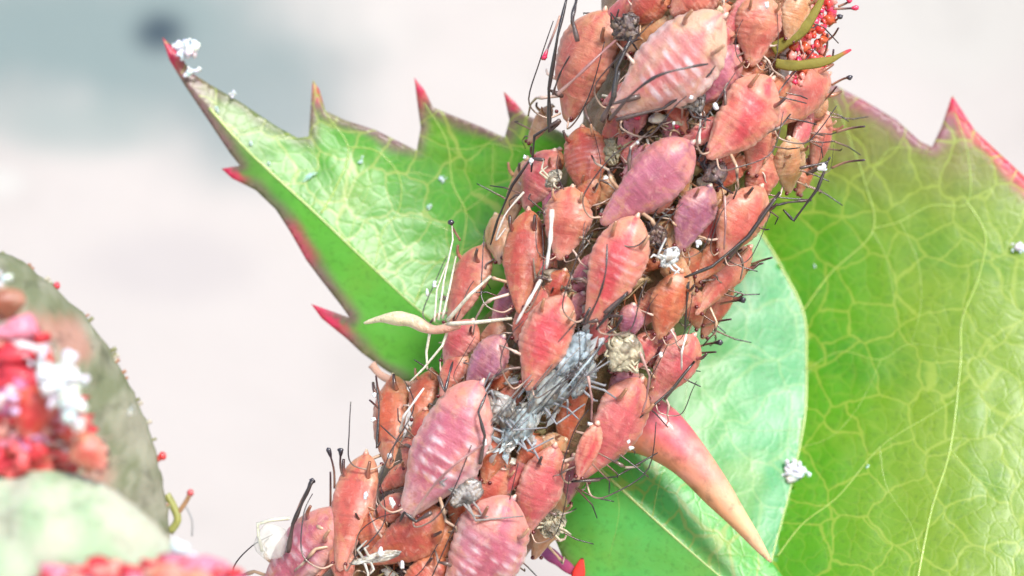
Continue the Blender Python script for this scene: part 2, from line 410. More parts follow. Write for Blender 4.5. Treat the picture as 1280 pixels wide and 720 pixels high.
leafL, DL = make_leaf('narrow pointed green leaf with red-tipped teeth left of the stem', mid1, [up1, lo1],
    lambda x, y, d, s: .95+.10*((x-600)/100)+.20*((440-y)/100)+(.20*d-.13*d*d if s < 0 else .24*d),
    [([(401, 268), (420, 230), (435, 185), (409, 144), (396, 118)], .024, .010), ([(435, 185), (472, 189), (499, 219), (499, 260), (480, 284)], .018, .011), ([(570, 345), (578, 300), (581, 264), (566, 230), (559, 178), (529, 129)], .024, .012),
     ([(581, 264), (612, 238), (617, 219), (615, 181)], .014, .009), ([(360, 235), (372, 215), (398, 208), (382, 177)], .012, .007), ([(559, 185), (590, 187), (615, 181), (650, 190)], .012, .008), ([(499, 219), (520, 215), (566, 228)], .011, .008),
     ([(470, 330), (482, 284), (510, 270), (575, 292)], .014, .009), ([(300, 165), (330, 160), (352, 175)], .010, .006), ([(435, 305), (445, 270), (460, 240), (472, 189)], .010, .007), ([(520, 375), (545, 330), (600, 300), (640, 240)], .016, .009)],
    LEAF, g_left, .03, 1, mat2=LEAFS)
def g_right(x, y):
    mx_ = interp([(293, 951), (340, 980), (391, 1004), (450, 1009), (520, 1005), (605, 990), (690, 968), (770, 950)], y)
    if x < mx_: return mixc((.05, .34, .03), (.07, .40, .13), ss(860, 950, x+30*nz((x/100, y/100, 9), 1.3)))  # bluer towards the midrib: reflected sky put into the leaf colour
    c = mixc((.11, .38, .008), (.22, .36, .010), ss(1000, 1180, x+40*nz((x/100, y/100, 1), .9)))
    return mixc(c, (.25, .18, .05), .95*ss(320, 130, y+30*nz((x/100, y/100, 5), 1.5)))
mid2 = [(900, 225), (951, 293), (980, 340), (1004, 391), (1009, 450), (1005, 520), (990, 605), (968, 690), (950, 770), (935, 870), (930, 1010)]
r2 = [(900, 225, 0), (930, 160, 0), (965, 105, .2), (1000, 88, .4), (1040, 105, .62), (1080, 126, .75), (1120, 150, .6), (1150, 177, .6), (1165, 184, .5), (1177, 158, .6), (1190, 120, 1), (1203, 140, 1), (1218, 163, .85), (1250, 193, .95), (1290, 230, .95),
      (1350, 290, .6), (1362, 270, 1), (1400, 360, .5), (1430, 480, .5), (1425, 600, .5), (1385, 740, .4), (1290, 870, .4), (1150, 960, .4), (1020, 1010, .4), (930, 1010, .5)]
l2 = [(900, 225, 0), (850, 270, 0), (800, 360, 0), (775, 450, 0), (765, 560, 0), (775, 680, .2), (810, 790, .3), (865, 900, .3), (930, 1010, .5)]
leafR, DR = make_leaf('broad veined green leaf with purple-red edge on the right', mid2, [r2, l2],
    lambda x, y, d, s: 1.70+.24*((x-1000)/100)+.36*((450-y)/100)+(-.62*d+.05*d*d if s < 0 else .0*d),
    [([(1004, 389), (1040, 342), (1091, 287), (1080, 227), (1062, 178), (1045, 125)], .026, .012), ([(1091, 287), (1124, 278), (1164, 258), (1209, 253), (1209, 196), (1193, 140)], .020, .012), ([(1209, 253), (1233, 293), (1222, 347), (1204, 400), (1200, 460), (1188, 560), (1165, 640), (1145, 730)], .022, .026),
     ([(971, 695), (1002, 654), (1049, 619), (1100, 557), (1160, 520), (1192, 500)], .022, .010), ([(1082, 232), (1100, 200), (1120, 184), (1164, 189)], .012, .007), ([(1124, 276), (1147, 329), (1151, 382), (1140, 430)], .011, .006), ([(1091, 287), (1110, 330), (1120, 400)], .009, .006),
     ([(1002, 535), (960, 540), (917, 537), (862, 533)], .014, .008, (.30, .45, .22)), ([(900, 300), (875, 390), (862, 463), (855, 525)], .018, .010, (.35, .45, .2)), ([(1008, 460), (1050, 440), (1100, 450), (1140, 430), (1200, 440)], .013, .008), ([(1222, 347), (1250, 360), (1290, 350)], .012, .008),
     ([(1000, 560), (1040, 545), (1075, 505), (1100, 450)], .010, .007), ([(1188, 560), (1220, 600), (1290, 620)], .012, .008), ([(1100, 557), (1110, 610), (1140, 660), (1150, 710)], .010, .007)],
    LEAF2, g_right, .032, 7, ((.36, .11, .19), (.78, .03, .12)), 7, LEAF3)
def g_low(x, y): return mixc((.12, .56, .12), (.15, .52, .09), .5+nz((x/100, y/100, 1), 1))
mid3 = [(690, 545), (740, 578), (765, 600), (815, 646), (900, 722), (1000, 800), (1060, 860)]
leafB, DB = make_leaf('lower green leaf under the thorn with pale central vein', mid3,
    [[(690, 545, 0), (760, 556, 0), (820, 566, 0), (875, 596, 0), (925, 650, 0), (968, 708, 0), (1020, 775, 0), (1060, 860, .3)], [(690, 545, 0), (680, 600, .1), (686, 655, .3), (705, 700, .3), (745, 760, .3), (830, 850, .3), (950, 885, .3), (1060, 860, .3)]],
    lambda x, y, d, s: .05+.10*((x-800)/100)+.34*((640-y)/100)+(.22*d if s < 0 else .35*d),
    [([(815, 646), (822, 615), (829, 584)], .016, .009), ([(900, 722), (895, 680), (880, 640)], .012, .007), ([(765, 600), (775, 640), (760, 700)], .008, .004)], LEAF, g_low, .034, 13, mat2=LEAFS)
tag(leafB, 'lower green leaf under the thorn with pale central vein')

# stipules and bristles (parts of the shoot)
def strap(name, pts, w0, colf, label=None, mat=None):
    sp = spline(pts, 26); V, F, K = [], [], []
    for i, p in enumerate(sp):
        t = i/25; d = (sp[min(i+1, 25)]-sp[max(i-1, 0)]).normalized(); lat = d.cross(Vector((0, -1, 0))).normalized(); nn = lat.cross(d)
        ww = w0*(math.sin(math.pi*min(1, .18+.82*t))**.7 if t > .2 else .9)*(1-.6*t)+.012
        for k in range(8):
            a = 2*math.pi*k/8; V.append(p+lat*math.cos(a)*ww*(1+.35*nz(p, 5))+nn*math.sin(a)*ww*.35+lat*.03*nz(p, 3, 2)); K.append(colf(t))
    for i in range(25):
        for k in range(8):
            a = i*8+k; b = i*8+(k+1) % 8; F.append((a, b, b+8, a+8))
    F.append(tuple(range(8))[::-1]); F.append(tuple(25*8+k for k in range(8)))
    o = part(name, V, F, mat or BUDM, K); 
    if label: tag(o, label)
    return o
olive = lambda t: mixc((.20, .17, .03), (.55, .04, .07), ss(.82, .93, t))
strap('stipule', [P(970, 78, -1.3), P(1000, 82, -1.35), P(1035, 76, -1.3), P(1064, 62, -1.2)], .06, olive, 'olive stipule ending in a red gland')
strap('stipule', [P(965, 62, -1.2), P(1000, 40, -1.25), P(1022, 12, -1.2), P(1030, -20, -1.1)], .08, olive)
strap('stipule', [P(660, 672, .3), P(690, 694, .2), P(712, 712, .1), P(735, 735, .1)], .09, lambda t: mixc((.22, .10, .28), (.5, .05, .1), t), 'purple edged stipule below the stem')
strap('stipule', [P(722, 735, 0), P(724, 715, 0), P(727, 697, 0)], .10, lambda t: mixc((.75, .04, .03), (.05, .02, .02), ss(.85, .97, t)), 'small red pointed stipule tip')
strap('stipule', [P(465, 455, .2), P(480, 470, .1), P(510, 480, 0), P(545, 470, -.2)], .05, lambda t: (.50, .30, .22))
def bristle(a, b, r=.02, c0=(.45, .25, .18), c1=(.06, .03, .04), knob=None, ya=-.3, yb=-.3):
    pa = P(*a, ya); pb = P(*b, yb); m = (pa+pb)/2+Vector((random.uniform(-.03, .03), 0, random.uniform(-.03, .03)))
    pts = spline([pa, m, pb], 10); rf = lambda t: lerp(r, r*.7, t) if t < .86 or not knob else r*1.7
    V, F, K = tube_data(pts, rf, 6, lambda t: mixc(c0, c1, ss(.2, .8, t)) if not (knob and t > .86) else knob)
    if knob:
        v2, f2, k2 = blob_data(pb, r*1.7, random.random()*9, .5, knob, scl=(1.3, 1, 1.1)); n = len(V); V += v2; F += [tuple(i+n for i in f) for f in f2]; K += k2
    return part('bristle', V, F, HAIR, K)
DK = (.035, .03, .04); RG = (.75, .03, .10)
for a, b, kn in (((905, 344), (954, 329), None), ((903, 354), (918, 351), DK), ((896, 381), (929, 375), DK), ((876, 409), (914, 399), None), ((1046, 165), (1081, 158), None), ((1040, 210), (1081, 200), None), ((1040, 106), (1062, 97), DK),
                 ((1032, 52), (1048, 35), None), ((1036, 33), (1050, 21), DK), ((1042, 11), (1070, 10), RG), ((1048, 8), (1062, 1), RG), ((1034, 84), (1042, 62), None), ((1030, 70), (1034, 42), None), ((868, 436), (900, 428), DK), ((872, 442), (895, 440), None),
                 ((700, 20), (680, 72), RG), ((418, 610), (411, 563), DK), ((430, 600), (426, 563), DK), ((365, 656), (390, 601), DK), ((413, 640), (413, 590), None), ((1025, 130), (1046, 108), None), ((850, 170), (846, 158), RG), ((800, 160), (797, 147), RG), 
                 ((940, 330), (965, 322), None), ((478, 500), (470, 470), None), ((482, 520), (462, 500), None), ((575, 300), (564, 278), DK)):
    bristle(a, b, .017, knob=kn, ya=-.4 if kn != RG else -.6, yb=-.7 if kn != RG or a[0] > 900 or a[0] < 760 else -1.5)
# red glandular warts on the stem, upper right
ac = Acc()
for i in range(150):
    px = 1000+random.random()*48; py = random.random()*105; px -= (py/105)*18
    p, nn = surf(px, py, .25+random.random()*.12); ac.add(*blob_data(p, random.uniform(.02, .065), i, 1.0, random.choice([(.70, .05, .04), (.75, .10, .08), (.8, .04, .12), (.62, .10, .03), (.8, .3, .25)]), 7, 5))
o = ac.build('wart', HAIR, shoot); o.data.transform(Matrix.Translation(-shoot_loc)); tag(o, 'bright red glandular warts near the top of the stem', kind='stuff')

# ------------------------------------------------------------------ aphids
WT = [(0, .0), (.012, .14), (.04, .23), (.09, .33), (.16, .45), (.26, .64), (.38, .85), (.5, .97), (.60, 1.0), (.70, .97), (.79, .87), (.87, .69), (.93, .48), (.965, .30), (.985, .17), (1, .0)]
PAL = {  # centre, flank, margin, rear
 'coral':   ((.62, .13, .105), (.68, .22, .16), (.82, .47, .38), (.66, .33, .19)),
 'pink':    ((.60, .10, .13), (.68, .20, .20), (.85, .52, .46), (.70, .28, .20)),
 'bright':  ((.62, .06, .09), (.72, .22, .17), (.85, .50, .40), (.72, .36, .25)),
 'mauve':   ((.40, .10, .19), (.52, .18, .26), (.68, .38, .38), (.58, .24, .24)),
 'purple':  ((.26, .07, .16), (.40, .16, .27), (.55, .30, .32), (.48, .24, .22)),
 'striped': ((.50, .12, .20), (.55, .22, .30), (.82, .66, .62), (.72, .32, .26)),
 'pale':    ((.62, .19, .20), (.72, .36, .33), (.88, .74, .68), (.70, .52, .34)),
 'tan':     ((.62, .30, .13), (.62, .38, .20), (.75, .52, .36), (.60, .42, .22)),
 'orange':  ((.58, .12, .055), (.60, .20, .10), (.68, .38, .24), (.56, .24, .10)),
 'red':     ((.46, .055, .04), (.52, .11, .07), (.62, .27, .17), (.52, .20, .08)),
 'brown':   ((.26, .09, .045), (.32, .15, .08), (.48, .28, .18), (.34, .18, .08)),
 'redblur': ((.68, .03, .045), (.72, .07, .07), (.80, .25, .22), (.72, .12, .06))}
def body_mesh(L, W, style, seed, stripes=0.0, hd=.62, ns=56, nr=32):
    c0, c1, c2, c3 = PAL[style]; V, F, K = [], [], []; rnd = random.Random(seed)
    bend = rnd.uniform(-.10, .10)*L*.6; fat = rnd.uniform(-.05, .05)
    for i in range(ns+1):
        u = i/ns; u = .5-.5*math.cos(math.pi*u) if 0 else u
        wv = interp(WT, max(0, min(1, u+fat*math.sin(math.pi*u))))*W/2
        sgp = (u-.20)/.68*9.0
        ins = ss(.16, .24, u)*ss(.93, .86, u)
        rid = (abs(math.sin(math.pi*sgp))**.6-.6)*ins
        for k in range(nr):
            a = 2*math.pi*k/nr; ca, sa = math.cos(a), math.sin(a)     # a=0 side, pi/2 dorsal
            h = (hd if sa > 0 else .38)
            lat = abs(ca)
            r = 1+.038*rid*(.45+.9*lat**3)
            # longitudinal furrows either side of the back and rim flange
            if sa > 0: r -= .05*math.exp(-((lat-.60)/.10)**2)*ins
            n_ = nz((u*4, ca*1.5, sa*1.5), 1.0, seed*2.3); n2 = nz((u*11, ca*3.5, sa*3.5), 1.0, seed*1.7)
            r += .13*n_+.05*n2
            x = (.5-u)*L; y = ca*wv*r+bend*(math.sin(math.pi*u)-.5); z = sa*wv*h*r
            V.append((x, y, z))
            # pigment
            t = ss(.15, .75, lat+.55*n_+.2*n2); c = mixc(c0, c1, t)
            c = mixc(c, c2, ss(.78, 1.0, lat+.12*n2)*.9)
            c = mixc(c, c3, .55*ss(.12, .45, nz((u*3.2, ca*1.8, sa), 1, seed*3.1+8)))
            rear = ss(.66, .80, u+.16*n_)*ss(.2, .6, lat+.2+.3*n2); c = mixc(c, c3, rear*.8)
            c = mixc(c, c2, ss(.30, .04, u+.15*n_)*.65)
            if stripes:
                st = ss(.36, .08, abs((sgp % 1)-.5)+.30*n2+.12*n_)*ins*ss(.85, .5, abs(ca-.12+.4*n_))*ss(.74, .6, u)*ss(.22, .34, u)
                st *= .45+.55*ss(.03, .14, abs(ca+.05)); st *= ss(-.35, .15, n_+n2)
                c = mixc(c, (.90, .82, .86), min(1, st*stripes*1.35))
            c = mixc(c, tuple(q*.45 for q in c0), .55*ss(.10, .0, abs((sgp % 1)-.03+.05*n2))*ins*ss(-.3, .3, n2+.15))
            c = mixc(c, tuple(q*.5 for q in c0), .5*ss(.22, .5, nz((u*9, ca*4, sa*4), 1, seed*4.1)))
            K.append(c)
    for i in range(ns):
        for k in range(nr):
            a = i*nr+k; b = i*nr+(k+1) % nr; F.append((a, b, b+nr, a+nr))
    return V, F, K
def legcol(dark):
    if dark == 2: return lambda t: mixc((.62, .45, .36), (.34, .22, .18), ss(.3, 1, t))
    lo = (.50, .32, .20) if dark < .5 else (.16, .10, .08)
    def f(t):
        c = mixc(lo, (.06, .035, .03), ss(.30, .42, t)*ss(.55, .45, t)) if t < .5 else mixc(mixc(lo, (.72, .60, .50), .4), (.02, .015, .015), ss(.60 if dark < .5 else .5, .95, t))
        return c
    return f
LEGS = []; ANT = []
def mk_leg(pts, dark, rs=1.0):
    sp = []
    for i in range(len(pts)-1):
        for k in range(5): sp.append(Vector(pts[i]).lerp(Vector(pts[i+1]), k/5))
    sp.append(Vector(pts[-1]))
    V, F, K = tube_data(sp, lambda t: rs*lerp(.017, .0075, t)*(1.35 if .25 < t < .4 else 1), 6, legcol(dark))
    me = bpy.data.meshes.new('leg'); me.from_pydata([tuple(v) for v in V], [], F); me.polygons.foreach_set('use_smooth', [True]*len(F))
    ca = me.color_attributes.new('Col', 'FLOAT_COLOR', 'POINT'); ca.data.foreach_set('color', [q for c in K for q in (*c, 1)]); me.materials.append(A_LEG); return me
rl = random.Random(5)
for sgn in (1, -1):
    for j, (x0, dx1, dx2) in enumerate(((.30, .16, .30), (.20, -.04, -.02), (.10, -.22, -.46))):
        for v in range(3):
            y0 = sgn*.10; e = lambda s=.05: rl.uniform(-s, s)
            ky = sgn*(.30+e()); ty = sgn*(.40+e(.09))
            LEGS.append((sgn, j, mk_leg([(x0, y0, -.02), (x0+dx1*.5+e(.02), lerp(y0, ky, .6), .07+e(.02)), (x0+dx1+e(), ky, .05+e(.04)), (x0+lerp(dx1, dx2, .6)+e(), lerp(ky, ty, .6), -.05), (x0+dx2+e(), ty, -.16+e(.03))], v)))
    for v in range(3):
        pts = spline([(.47, sgn*.05, .03), (.55, sgn*.13, .12), (.42+rl.uniform(-.08, .05), sgn*(.27+rl.uniform(-.05, .08)), .22), (.10, sgn*(.34+rl.uniform(-.1, .08)), .20), (-.22+rl.uniform(-.1, .2), sgn*(.30+rl.uniform(-.12, .1)), .17)], 22)
        V, F, K = tube_data(pts, lambda t: lerp(.010, .0045, t), 5, lambda t: mixc((.55, .38, .28), (.03, .02, .02), ss(.15, .6, t)))
        me = bpy.data.meshes.new('antenna'); me.from_pydata([tuple(q) for q in V], [], F); me.polygons.foreach_set('use_smooth', [True]*len(F))
        ca = me.color_attributes.new('Col', 'FLOAT_COLOR', 'POINT'); ca.data.foreach_set('color', [q for c in K for q in (*c, 1)]); me.materials.append(A_LEG); ANT.append((sgn, me))
def linkmesh(name, me, parent, scale=1, loc=(0, 0, 0)):
    o = bpy.data.objects.new(name, me); C.objects.link(o); o.parent = parent; o.scale = (scale,)*3; o.location = loc; return o
EYE = None
def frame_for(tail, head, lift, flat=.62, surf_fn=None):
    fn = surf_fn or surf
    pt, nt_ = fn(*tail, lift); ph, nh = fn(*head, lift); cpx = ((tail[0]+head[0])/2, (tail[1]+head[1])/2); pc, nc = fn(*cpx, lift)
    c = (pt+ph)/2*.4+pc*.6; X = (ph-pt); L = X.length; X.normalize()
    n = Vector((nc.x*flat, nc.y-.25, nc.z*flat)).normalized(); n = (n-X*n.dot(X)).normalized(); Y = n.cross(X)
    M = Matrix(((X.x, Y.x, n.x, c.x), (X.y, Y.y, n.y, c.y), (X.z, Y.z, n.z, c.z), (0, 0, 0, 1))); return M, L
APH = {}; APC = {}; CENT = []
def aphid(key, tail, head, wpx, style, label, lift=.32, stripes=0.0, detail=2, corn=True, roll=0, legs=(0, 1, 2, 3, 4, 5), custom=(), surf_fn=None, group='aphids crowded on the rose stem', flat=.62):
    seed = int(tail[0]*7+tail[1]*13+head[0]*3) % 997; rnd = random.Random(seed)
    M, L = frame_for(tail, head, lift, flat, surf_fn)
    if roll: M = M @ Matrix.Rotation(math.radians(roll), 4, 'X')
    t = empty('aphid', M=M); tag(t, label, 'aphid', group); W = wpx/100*rnd.uniform(.96, 1.06)*(1.06 if wpx > 70 else 1)
    V, F, K = body_mesh(L, W, style, seed, stripes, ns=56 if detail > 0 else 24, nr=32 if detail > 0 else 16)
    mesh('body', V, F, A_SKIN, t, K)
    if detail == 0: return t
    sl = min(L, 1.45)
    for sgn in (1, -1):
        if corn:
            x0 = -.27*L; y0 = sgn*W*.27; z0 = W*.24
            pts = spline([(x0, y0, z0*.8), (x0-.04*sl, y0*1.1, z0+.05), (x0-.12*sl, y0*1.15, z0+.07+.03*rnd.random())], 8)
            tube('cornicle', pts, lambda q: lerp(.027, .015, q)*sl**.5, A_LEG, t, 7, lambda q, k=rnd.choice([(.05, .02, .015), (.22, .08, .04), (.35, .16, .08), (.45, .24, .14)]): mixc(mixc(k, PAL[style][1], .5), k, ss(.1, .7, q)))
        v, f, k = blob_data((L*.445, sgn*W*.15, W*.09), .026, 1, 0, (.12, .01, .012), 8, 5); mesh('eye', v, f, A_LEG, t, k)
    pts = [Vector((-.475*L, 0, .0)), Vector((-.505*L, 0, .01)), Vector((-.53*L, 0, .02))]
    tube('cauda', pts, lambda q: lerp(.05, .012, q), A_LEG, t, 7, lambda q: mixc(PAL[style][1], (.60, .48, .34), q))
    for n_ in legs:
        sgn = 1 if n_ < 3 else -1; j = n_ % 3
        cand = [m for s_, jj, m in LEGS if s_ == sgn and jj == j]; linkmesh('leg', rnd.choice(cand), t, sl*1.0)
    if detail > 1:
        for sgn in (1, -1): linkmesh('antenna', rnd.choice([m for s_, m in ANT if s_ == sgn]), t, sl*.95, ((L-sl)*.45, 0, 0))
    Mi = M.inverted(); custom = list(custom)
    if surf_fn is None:
        pc = M.translation; _, s_, lat, ax_ = axis_near(pc.x, pc.z)
        if abs(s_)/rstem(pc.z) > .72:
            o_ = Vector((lat.x, 0, lat.y))*(1 if s_ > 0 else -1)
            for q in range(rnd.choice([1, 2, 2] if o_.x > 0 else [0, 0, 1])):
                a0 = pc+(M.to_3x3() @ Vector((rnd.uniform(-.1, .35)*L, 0, 0))); dn = Vector((rnd.uniform(-.3, .3), rnd.uniform(-.2, .2), rnd.uniform(-.35, .25)))
                k1 = a0+(o_*.9+dn*.6)*rnd.uniform(.28, .45); k2 = k1+(o_*rnd.uniform(.1, .9)+dn*1.6+Vector((0, .1, 0)))*rnd.uniform(.15, .32)
                w3 = [a0, k1, k2]; sp = [w3[i].lerp(w3[i+1], k/5) for i in range(2) for k in range(5)]+[k2]
                V, F, K = tube_data([Mi @ q_ for q_ in sp], lambda q_: lerp(.013, .007, q_), 5, lambda q_: mixc((.22, .10, .06), (.025, .02, .02), ss(.2, .6, q_))); mesh('leg', V, F, A_LEG, t, K)
    for kind, pts, r, dark in custom:
        wp = []
        for q in pts:
            if len(q) == 3: wp.append(P(q[0], q[1], q[2]))
            else: wp.append(P(q[0], q[1], -1.9))
        sp = spline(wp, 8*len(wp)) if kind == 'antenna' else [wp[i].lerp(wp[i+1], k/5) for i in range(len(wp)-1) for k in range(5)]+[wp[-1]]
        c_hi = (.03, .022, .02) if dark else ((.28, .13, .12) if dark == 0 else (.72, .66, .60)); c_lo = (.10, .06, .05) if dark else ((.50, .30, .25) if dark == 0 else (.7, .6, .5))
        V, F, K = tube_data([Mi @ q for q in sp], lambda q, r=r: r*(1.15-.45*q)*(1+.25*math.sin(q*17)), 7, lambda q: mixc(c_lo, c_hi, ss(.0, .5, q)))
        mesh(kind, V, F, A_LEG, t, K)
    APH[key] = t; APC[key] = ((tail[0]+head[0])/2, (tail[1]+head[1])/2)
    for q in (.3, .7): CENT.append(((tail[0]*q+head[0]*(1-q), tail[1]*q+head[1]*(1-q)), 0))
    return t

aphid('A1', (757, 12), (706, 152), 76, 'coral', 'large coral aphid at top left of the cluster with long black legs', .34, legs=(3, 4, 0),
  custom=[('leg', [(703, 120, -1.2), (686, 112, -1.3), (697, 45, -1.4), (709, -5, -1.3)], .024, 1), ('leg', [(700, 150, -1.1), (687, 165, -1.1), (686, 110, -1.2), (690, 90, -1.2)], .026, 1), ('leg', [(722, 52, -1.9), (715, 22, -1.9), (720, 2, -1.8), (722, -15, -1.6)], .024, 1), ('antenna', [(697, 118, -1.9), (722, 95, -2.05), (750, 68, -2.0), (770, 50, -1.8)], .017, 0),
          ('antenna', [(691, 118, -1.4), (700, 92, -1.6), (712, 70, -1.7)], .012, 1)])
aphid('A2', (906, 20), (768, 146), 80, 'pale', 'large pale aphid with white rim and pink bands, topmost big one', .62, stripes=.75, legs=(1, 4), 
  custom=[('antenna', [(762, 150, -2.0), (790, 118, -2.25), (822, 95, -2.35), (862, 84, -2.3), (885, 80, -2.2)], .018, 1), ('leg', [(800, 120, -1.9), (765, 130, -1.9), (771, 85, -1.9), (790, 45, -1.8)], .026, 1), ('leg', [(770, 150, -1.9), (830, 135, -1.9), (888, 92, -2.0), (908, 52, -1.9)], .020, 1), ('leg', [(752, 152, -1.8), (768, 120, -1.9), (774, 88, -1.9)], .028, 1)])
aphid('A3', (952, -8), (940, 84), 56, 'coral', 'smooth coral and rose aphid near the top edge, right of the pale banded one', .36, legs=(0, 1, 3))
aphid('A4', (966, 98), (886, 200), 66, 'bright', 'plump orange-pink aphid with magenta side below the red gland knob', .50, legs=(0, 2, 5), custom=[('leg', [(874, 180, -1.7), (875, 160, -1.7), (876, 140, -1.7)], .016, None)])
aphid('A5', (1036, 92), (958, 156), 60, 'coral', 'pale coral aphid under the olive stipule at upper right edge', .30, legs=(3, 4))
aphid('A6', (866, 178), (752, 282), 66, 'mauve', 'large smooth mauve aphid in the upper middle of the cluster', .50, legs=(1, 4, 5), corn=False)
aphid('A7', (986, 172), (986, 242), 46, 'tan', 'small tan-yellow aphid hanging at the right rim over green leaf', .42, legs=(0, 3), detail=1)
aphid('A8', (1034, 142), (1014, 212), 46, 'coral', 'small salmon aphid at the far right rim with dark jointed leg', .26, legs=(),
  custom=[('leg', [(1008, 218, -.8), (1034, 205, -.9), (1022, 236, -.9), (992, 276, -.8), (979, 262, -.8)], .020, 1), ('leg', [(1014, 250, -.8), (985, 253, -.9), (965, 258, -1), (955, 263, -1)], .015, 1), ('leg', [(1000, 210, -1.0), (1034, 203, -.9), (1038, 196, -.9)], .016, 1)])
aphid('A5b', (1012, 128), (984, 188), 44, 'pink', 'pinkish coral aphid filling the rim above the small salmon one', .20, legs=(0,), detail=1)
aphid('A7b', (962, 190), (940, 262), 46, 'coral', 'coral aphid left of the tan-yellow one at the right rim', .24, legs=(0,), detail=1)
aphid('A7c', (1012, 196), (996, 246), 34, 'orange', 'small rusty aphid right of the tan-yellow one over green leaf', .10, legs=(0,), detail=1, corn=False)
aphid('A7d', (1030, 118), (1016, 158), 34, 'tan', 'buff nymph on the right rim next to the dark tipped bristle', .16, legs=(0,), detail=1, corn=False)
aphid('A9', (728, 158), (736, 244), 54, 'red', 'ribbed red-brown aphid below the large coral one, head down', .28, legs=(0, 3), stripes=.12)
aphid('A10', (694, 188), (655, 262), 58, 'pink', 'rose coral aphid at the left rim above the twin pair', .30, legs=(3, 4, 5), detail=1,
  custom=[('leg', [(680, 200, -1.1), (664, 198, -1.0), (640, 232, -.8), (622, 275, -.7), (613, 306, -.6)], .018, 1), ('leg', [(700, 150, -1.2), (668, 170, -1.0), (664, 215, -.9)], .018, 1), ('antenna', [(655, 240, -.8), (632, 268, -.8), (620, 300, -.7), (632, 285, -.7)], .013, None)])
aphid('A11', (716, 233), (700, 326), 56, 'coral', 'coral aphid with tan rear beside a white leg, left middle', .42, legs=(0, 1, 5),
  custom=[('leg', [(690, 262, -1.75), (688, 300, -1.8), (683, 336, -1.75)], .026, None)])
aphid('A12', (661, 262), (648, 392), 52, 'red', 'long red aphid with tan rear, vertical on the left side', .40, legs=(1, 3, 4), custom=[('leg', [(676, 350, -1.6), (660, 378, -1.7), (645, 405, -1.6)], .022, None)])
aphid('A13', (797, 270), (737, 406), 66, 'bright', 'glossy magenta and pink aphid in the centre with black legs below', .56, stripes=.35, legs=(4,),
  custom=[('antenna', [(731, 406, -1.9), (748, 372, -2.15), (757, 340, -2.2), (759, 305, -2.1)], .014, 1), ('leg', [(755, 392, -2.0), (785, 365, -2.0), (765, 388, -2.0), (745, 412, -1.9)], .020, 1), ('leg', [(748, 400, -1.9), (728, 404, -1.9), (738, 384, -1.9)], .020, 1), ('leg', [(755, 395, -1.8), (778, 395, -1.9), (770, 410, -1.8), (757, 418, -1.8)], .018, 1)])
aphid('A14', (952, 232), (898, 322), 62, 'coral', 'coral aphid on right side above a thick dark leg', .46, legs=(0, 3), custom=[('leg', [(905, 330, -1.3), (975, 240, -1.4), (935, 296, -1.4), (890, 333, -1.5), (855, 347, -1.5)], .024, 1), ('leg', [(906, 245, -1.6), (907, 280, -1.7), (905, 312, -1.6)], .014, 0)])
aphid('A15', (888, 232), (846, 314), 48, 'purple', 'violet tinted aphid between the mauve one and the right side coral one', .40, legs=(1, 4))
aphid('A16', (852, 338), (822, 424), 48, 'orange', 'orange aphid with mauve flank right of centre under a white husk', .44, legs=(0, 4), custom=[('leg', [(850, 370, -1.5), (861, 352, -1.5), (858, 385, -1.5), (856, 412, -1.4)], .015, 1)])
aphid('A17', (706, 368), (657, 488), 62, 'bright', 'bright rose-red aphid with pale margin beside the silvery husks', .54, legs=(3, 4), stripes=.12)
aphid('A18', (630, 420), (586, 486), 44, 'purple', 'smooth plum-purple aphid left of the bright rose-red one', .46, legs=(4,), corn=False)
aphid('A19', (606, 306), (562, 412), 62, 'coral', 'coral aphid at the left rim behind the pale straw-like husk', .30, legs=(3, 4))
aphid('A20', (938, 308), (868, 392), 44, 'coral', 'salmon aphid on the lower right rim under the thick dark leg', .30, legs=(0,), detail=1)
aphid('A21', (868, 418), (812, 505), 54, 'pink', 'pink and mauve aphid at the right rim just above the thorn', .40, legs=(0, 4), custom=[('leg', [(830, 500, -1.2), (868, 452, -1.2), (838, 488, -1.3), (800, 522, -1.4)], .016, 1), ('leg', [(858, 418, -1.4), (852, 440, -1.5), (852, 462, -1.3)], .014, None), ('leg', [(800, 440, -1.7), (812, 470, -1.7), (808, 500, -1.6), (803, 515, -1.6)], .015, 0)])
aphid('A22', (802, 474), (722, 604), 62, 'pink', 'coral pink aphid at the root of the thorn', .48, legs=(3, 1), custom=[('leg', [(750, 600, -1.3), (715, 602, -1.4), (770, 596, -1.0), (822, 566, -.9)], .015, 1), ('leg', [(735, 470, -1.8), (740, 500, -1.8), (739, 528, -1.7)], .015, 0)])
aphid('A23', (603, 478), (507, 648), 78, 'striped', 'largest mauve aphid with white cross stripes, lower left of centre', .60, stripes=.9, legs=(0, 2), corn=False,
  custom=[('antenna', [(516, 646, -2.0), (540, 610, -2.2), (570, 580, -2.3), (603, 556, -2.1)], .017, 0), ('leg', [(600, 580, -1.8), (606, 545, -1.9), (598, 515, -1.9), (608, 492, -1.8)], .020, 1), ('leg', [(548, 470, -1.6), (556, 490, -1.7), (562, 466, -1.6), (566, 452, -1.5)], .018, 1), ('leg', [(540, 640, -1.8), (520, 652, -1.8), (505, 640, -1.8), (500, 652, -1.7)], .022, 1)])
aphid('A24', (694, 556), (656, 668), 54, 'pink', 'rose aphid with orange left side above the striped one at the bottom', .44, legs=(1, 3))
aphid('A25', (642, 622), (560, 765), 80, 'striped', 'large striped coral and mauve aphid cut by bottom edge under the rose one', .56, stripes=.8, legs=(0, 4))
aphid('A26', (458, 566), (424, 714), 56, 'coral', 'coral red aphid on the lower left rim with two bristles above', .34, legs=(3, 4))
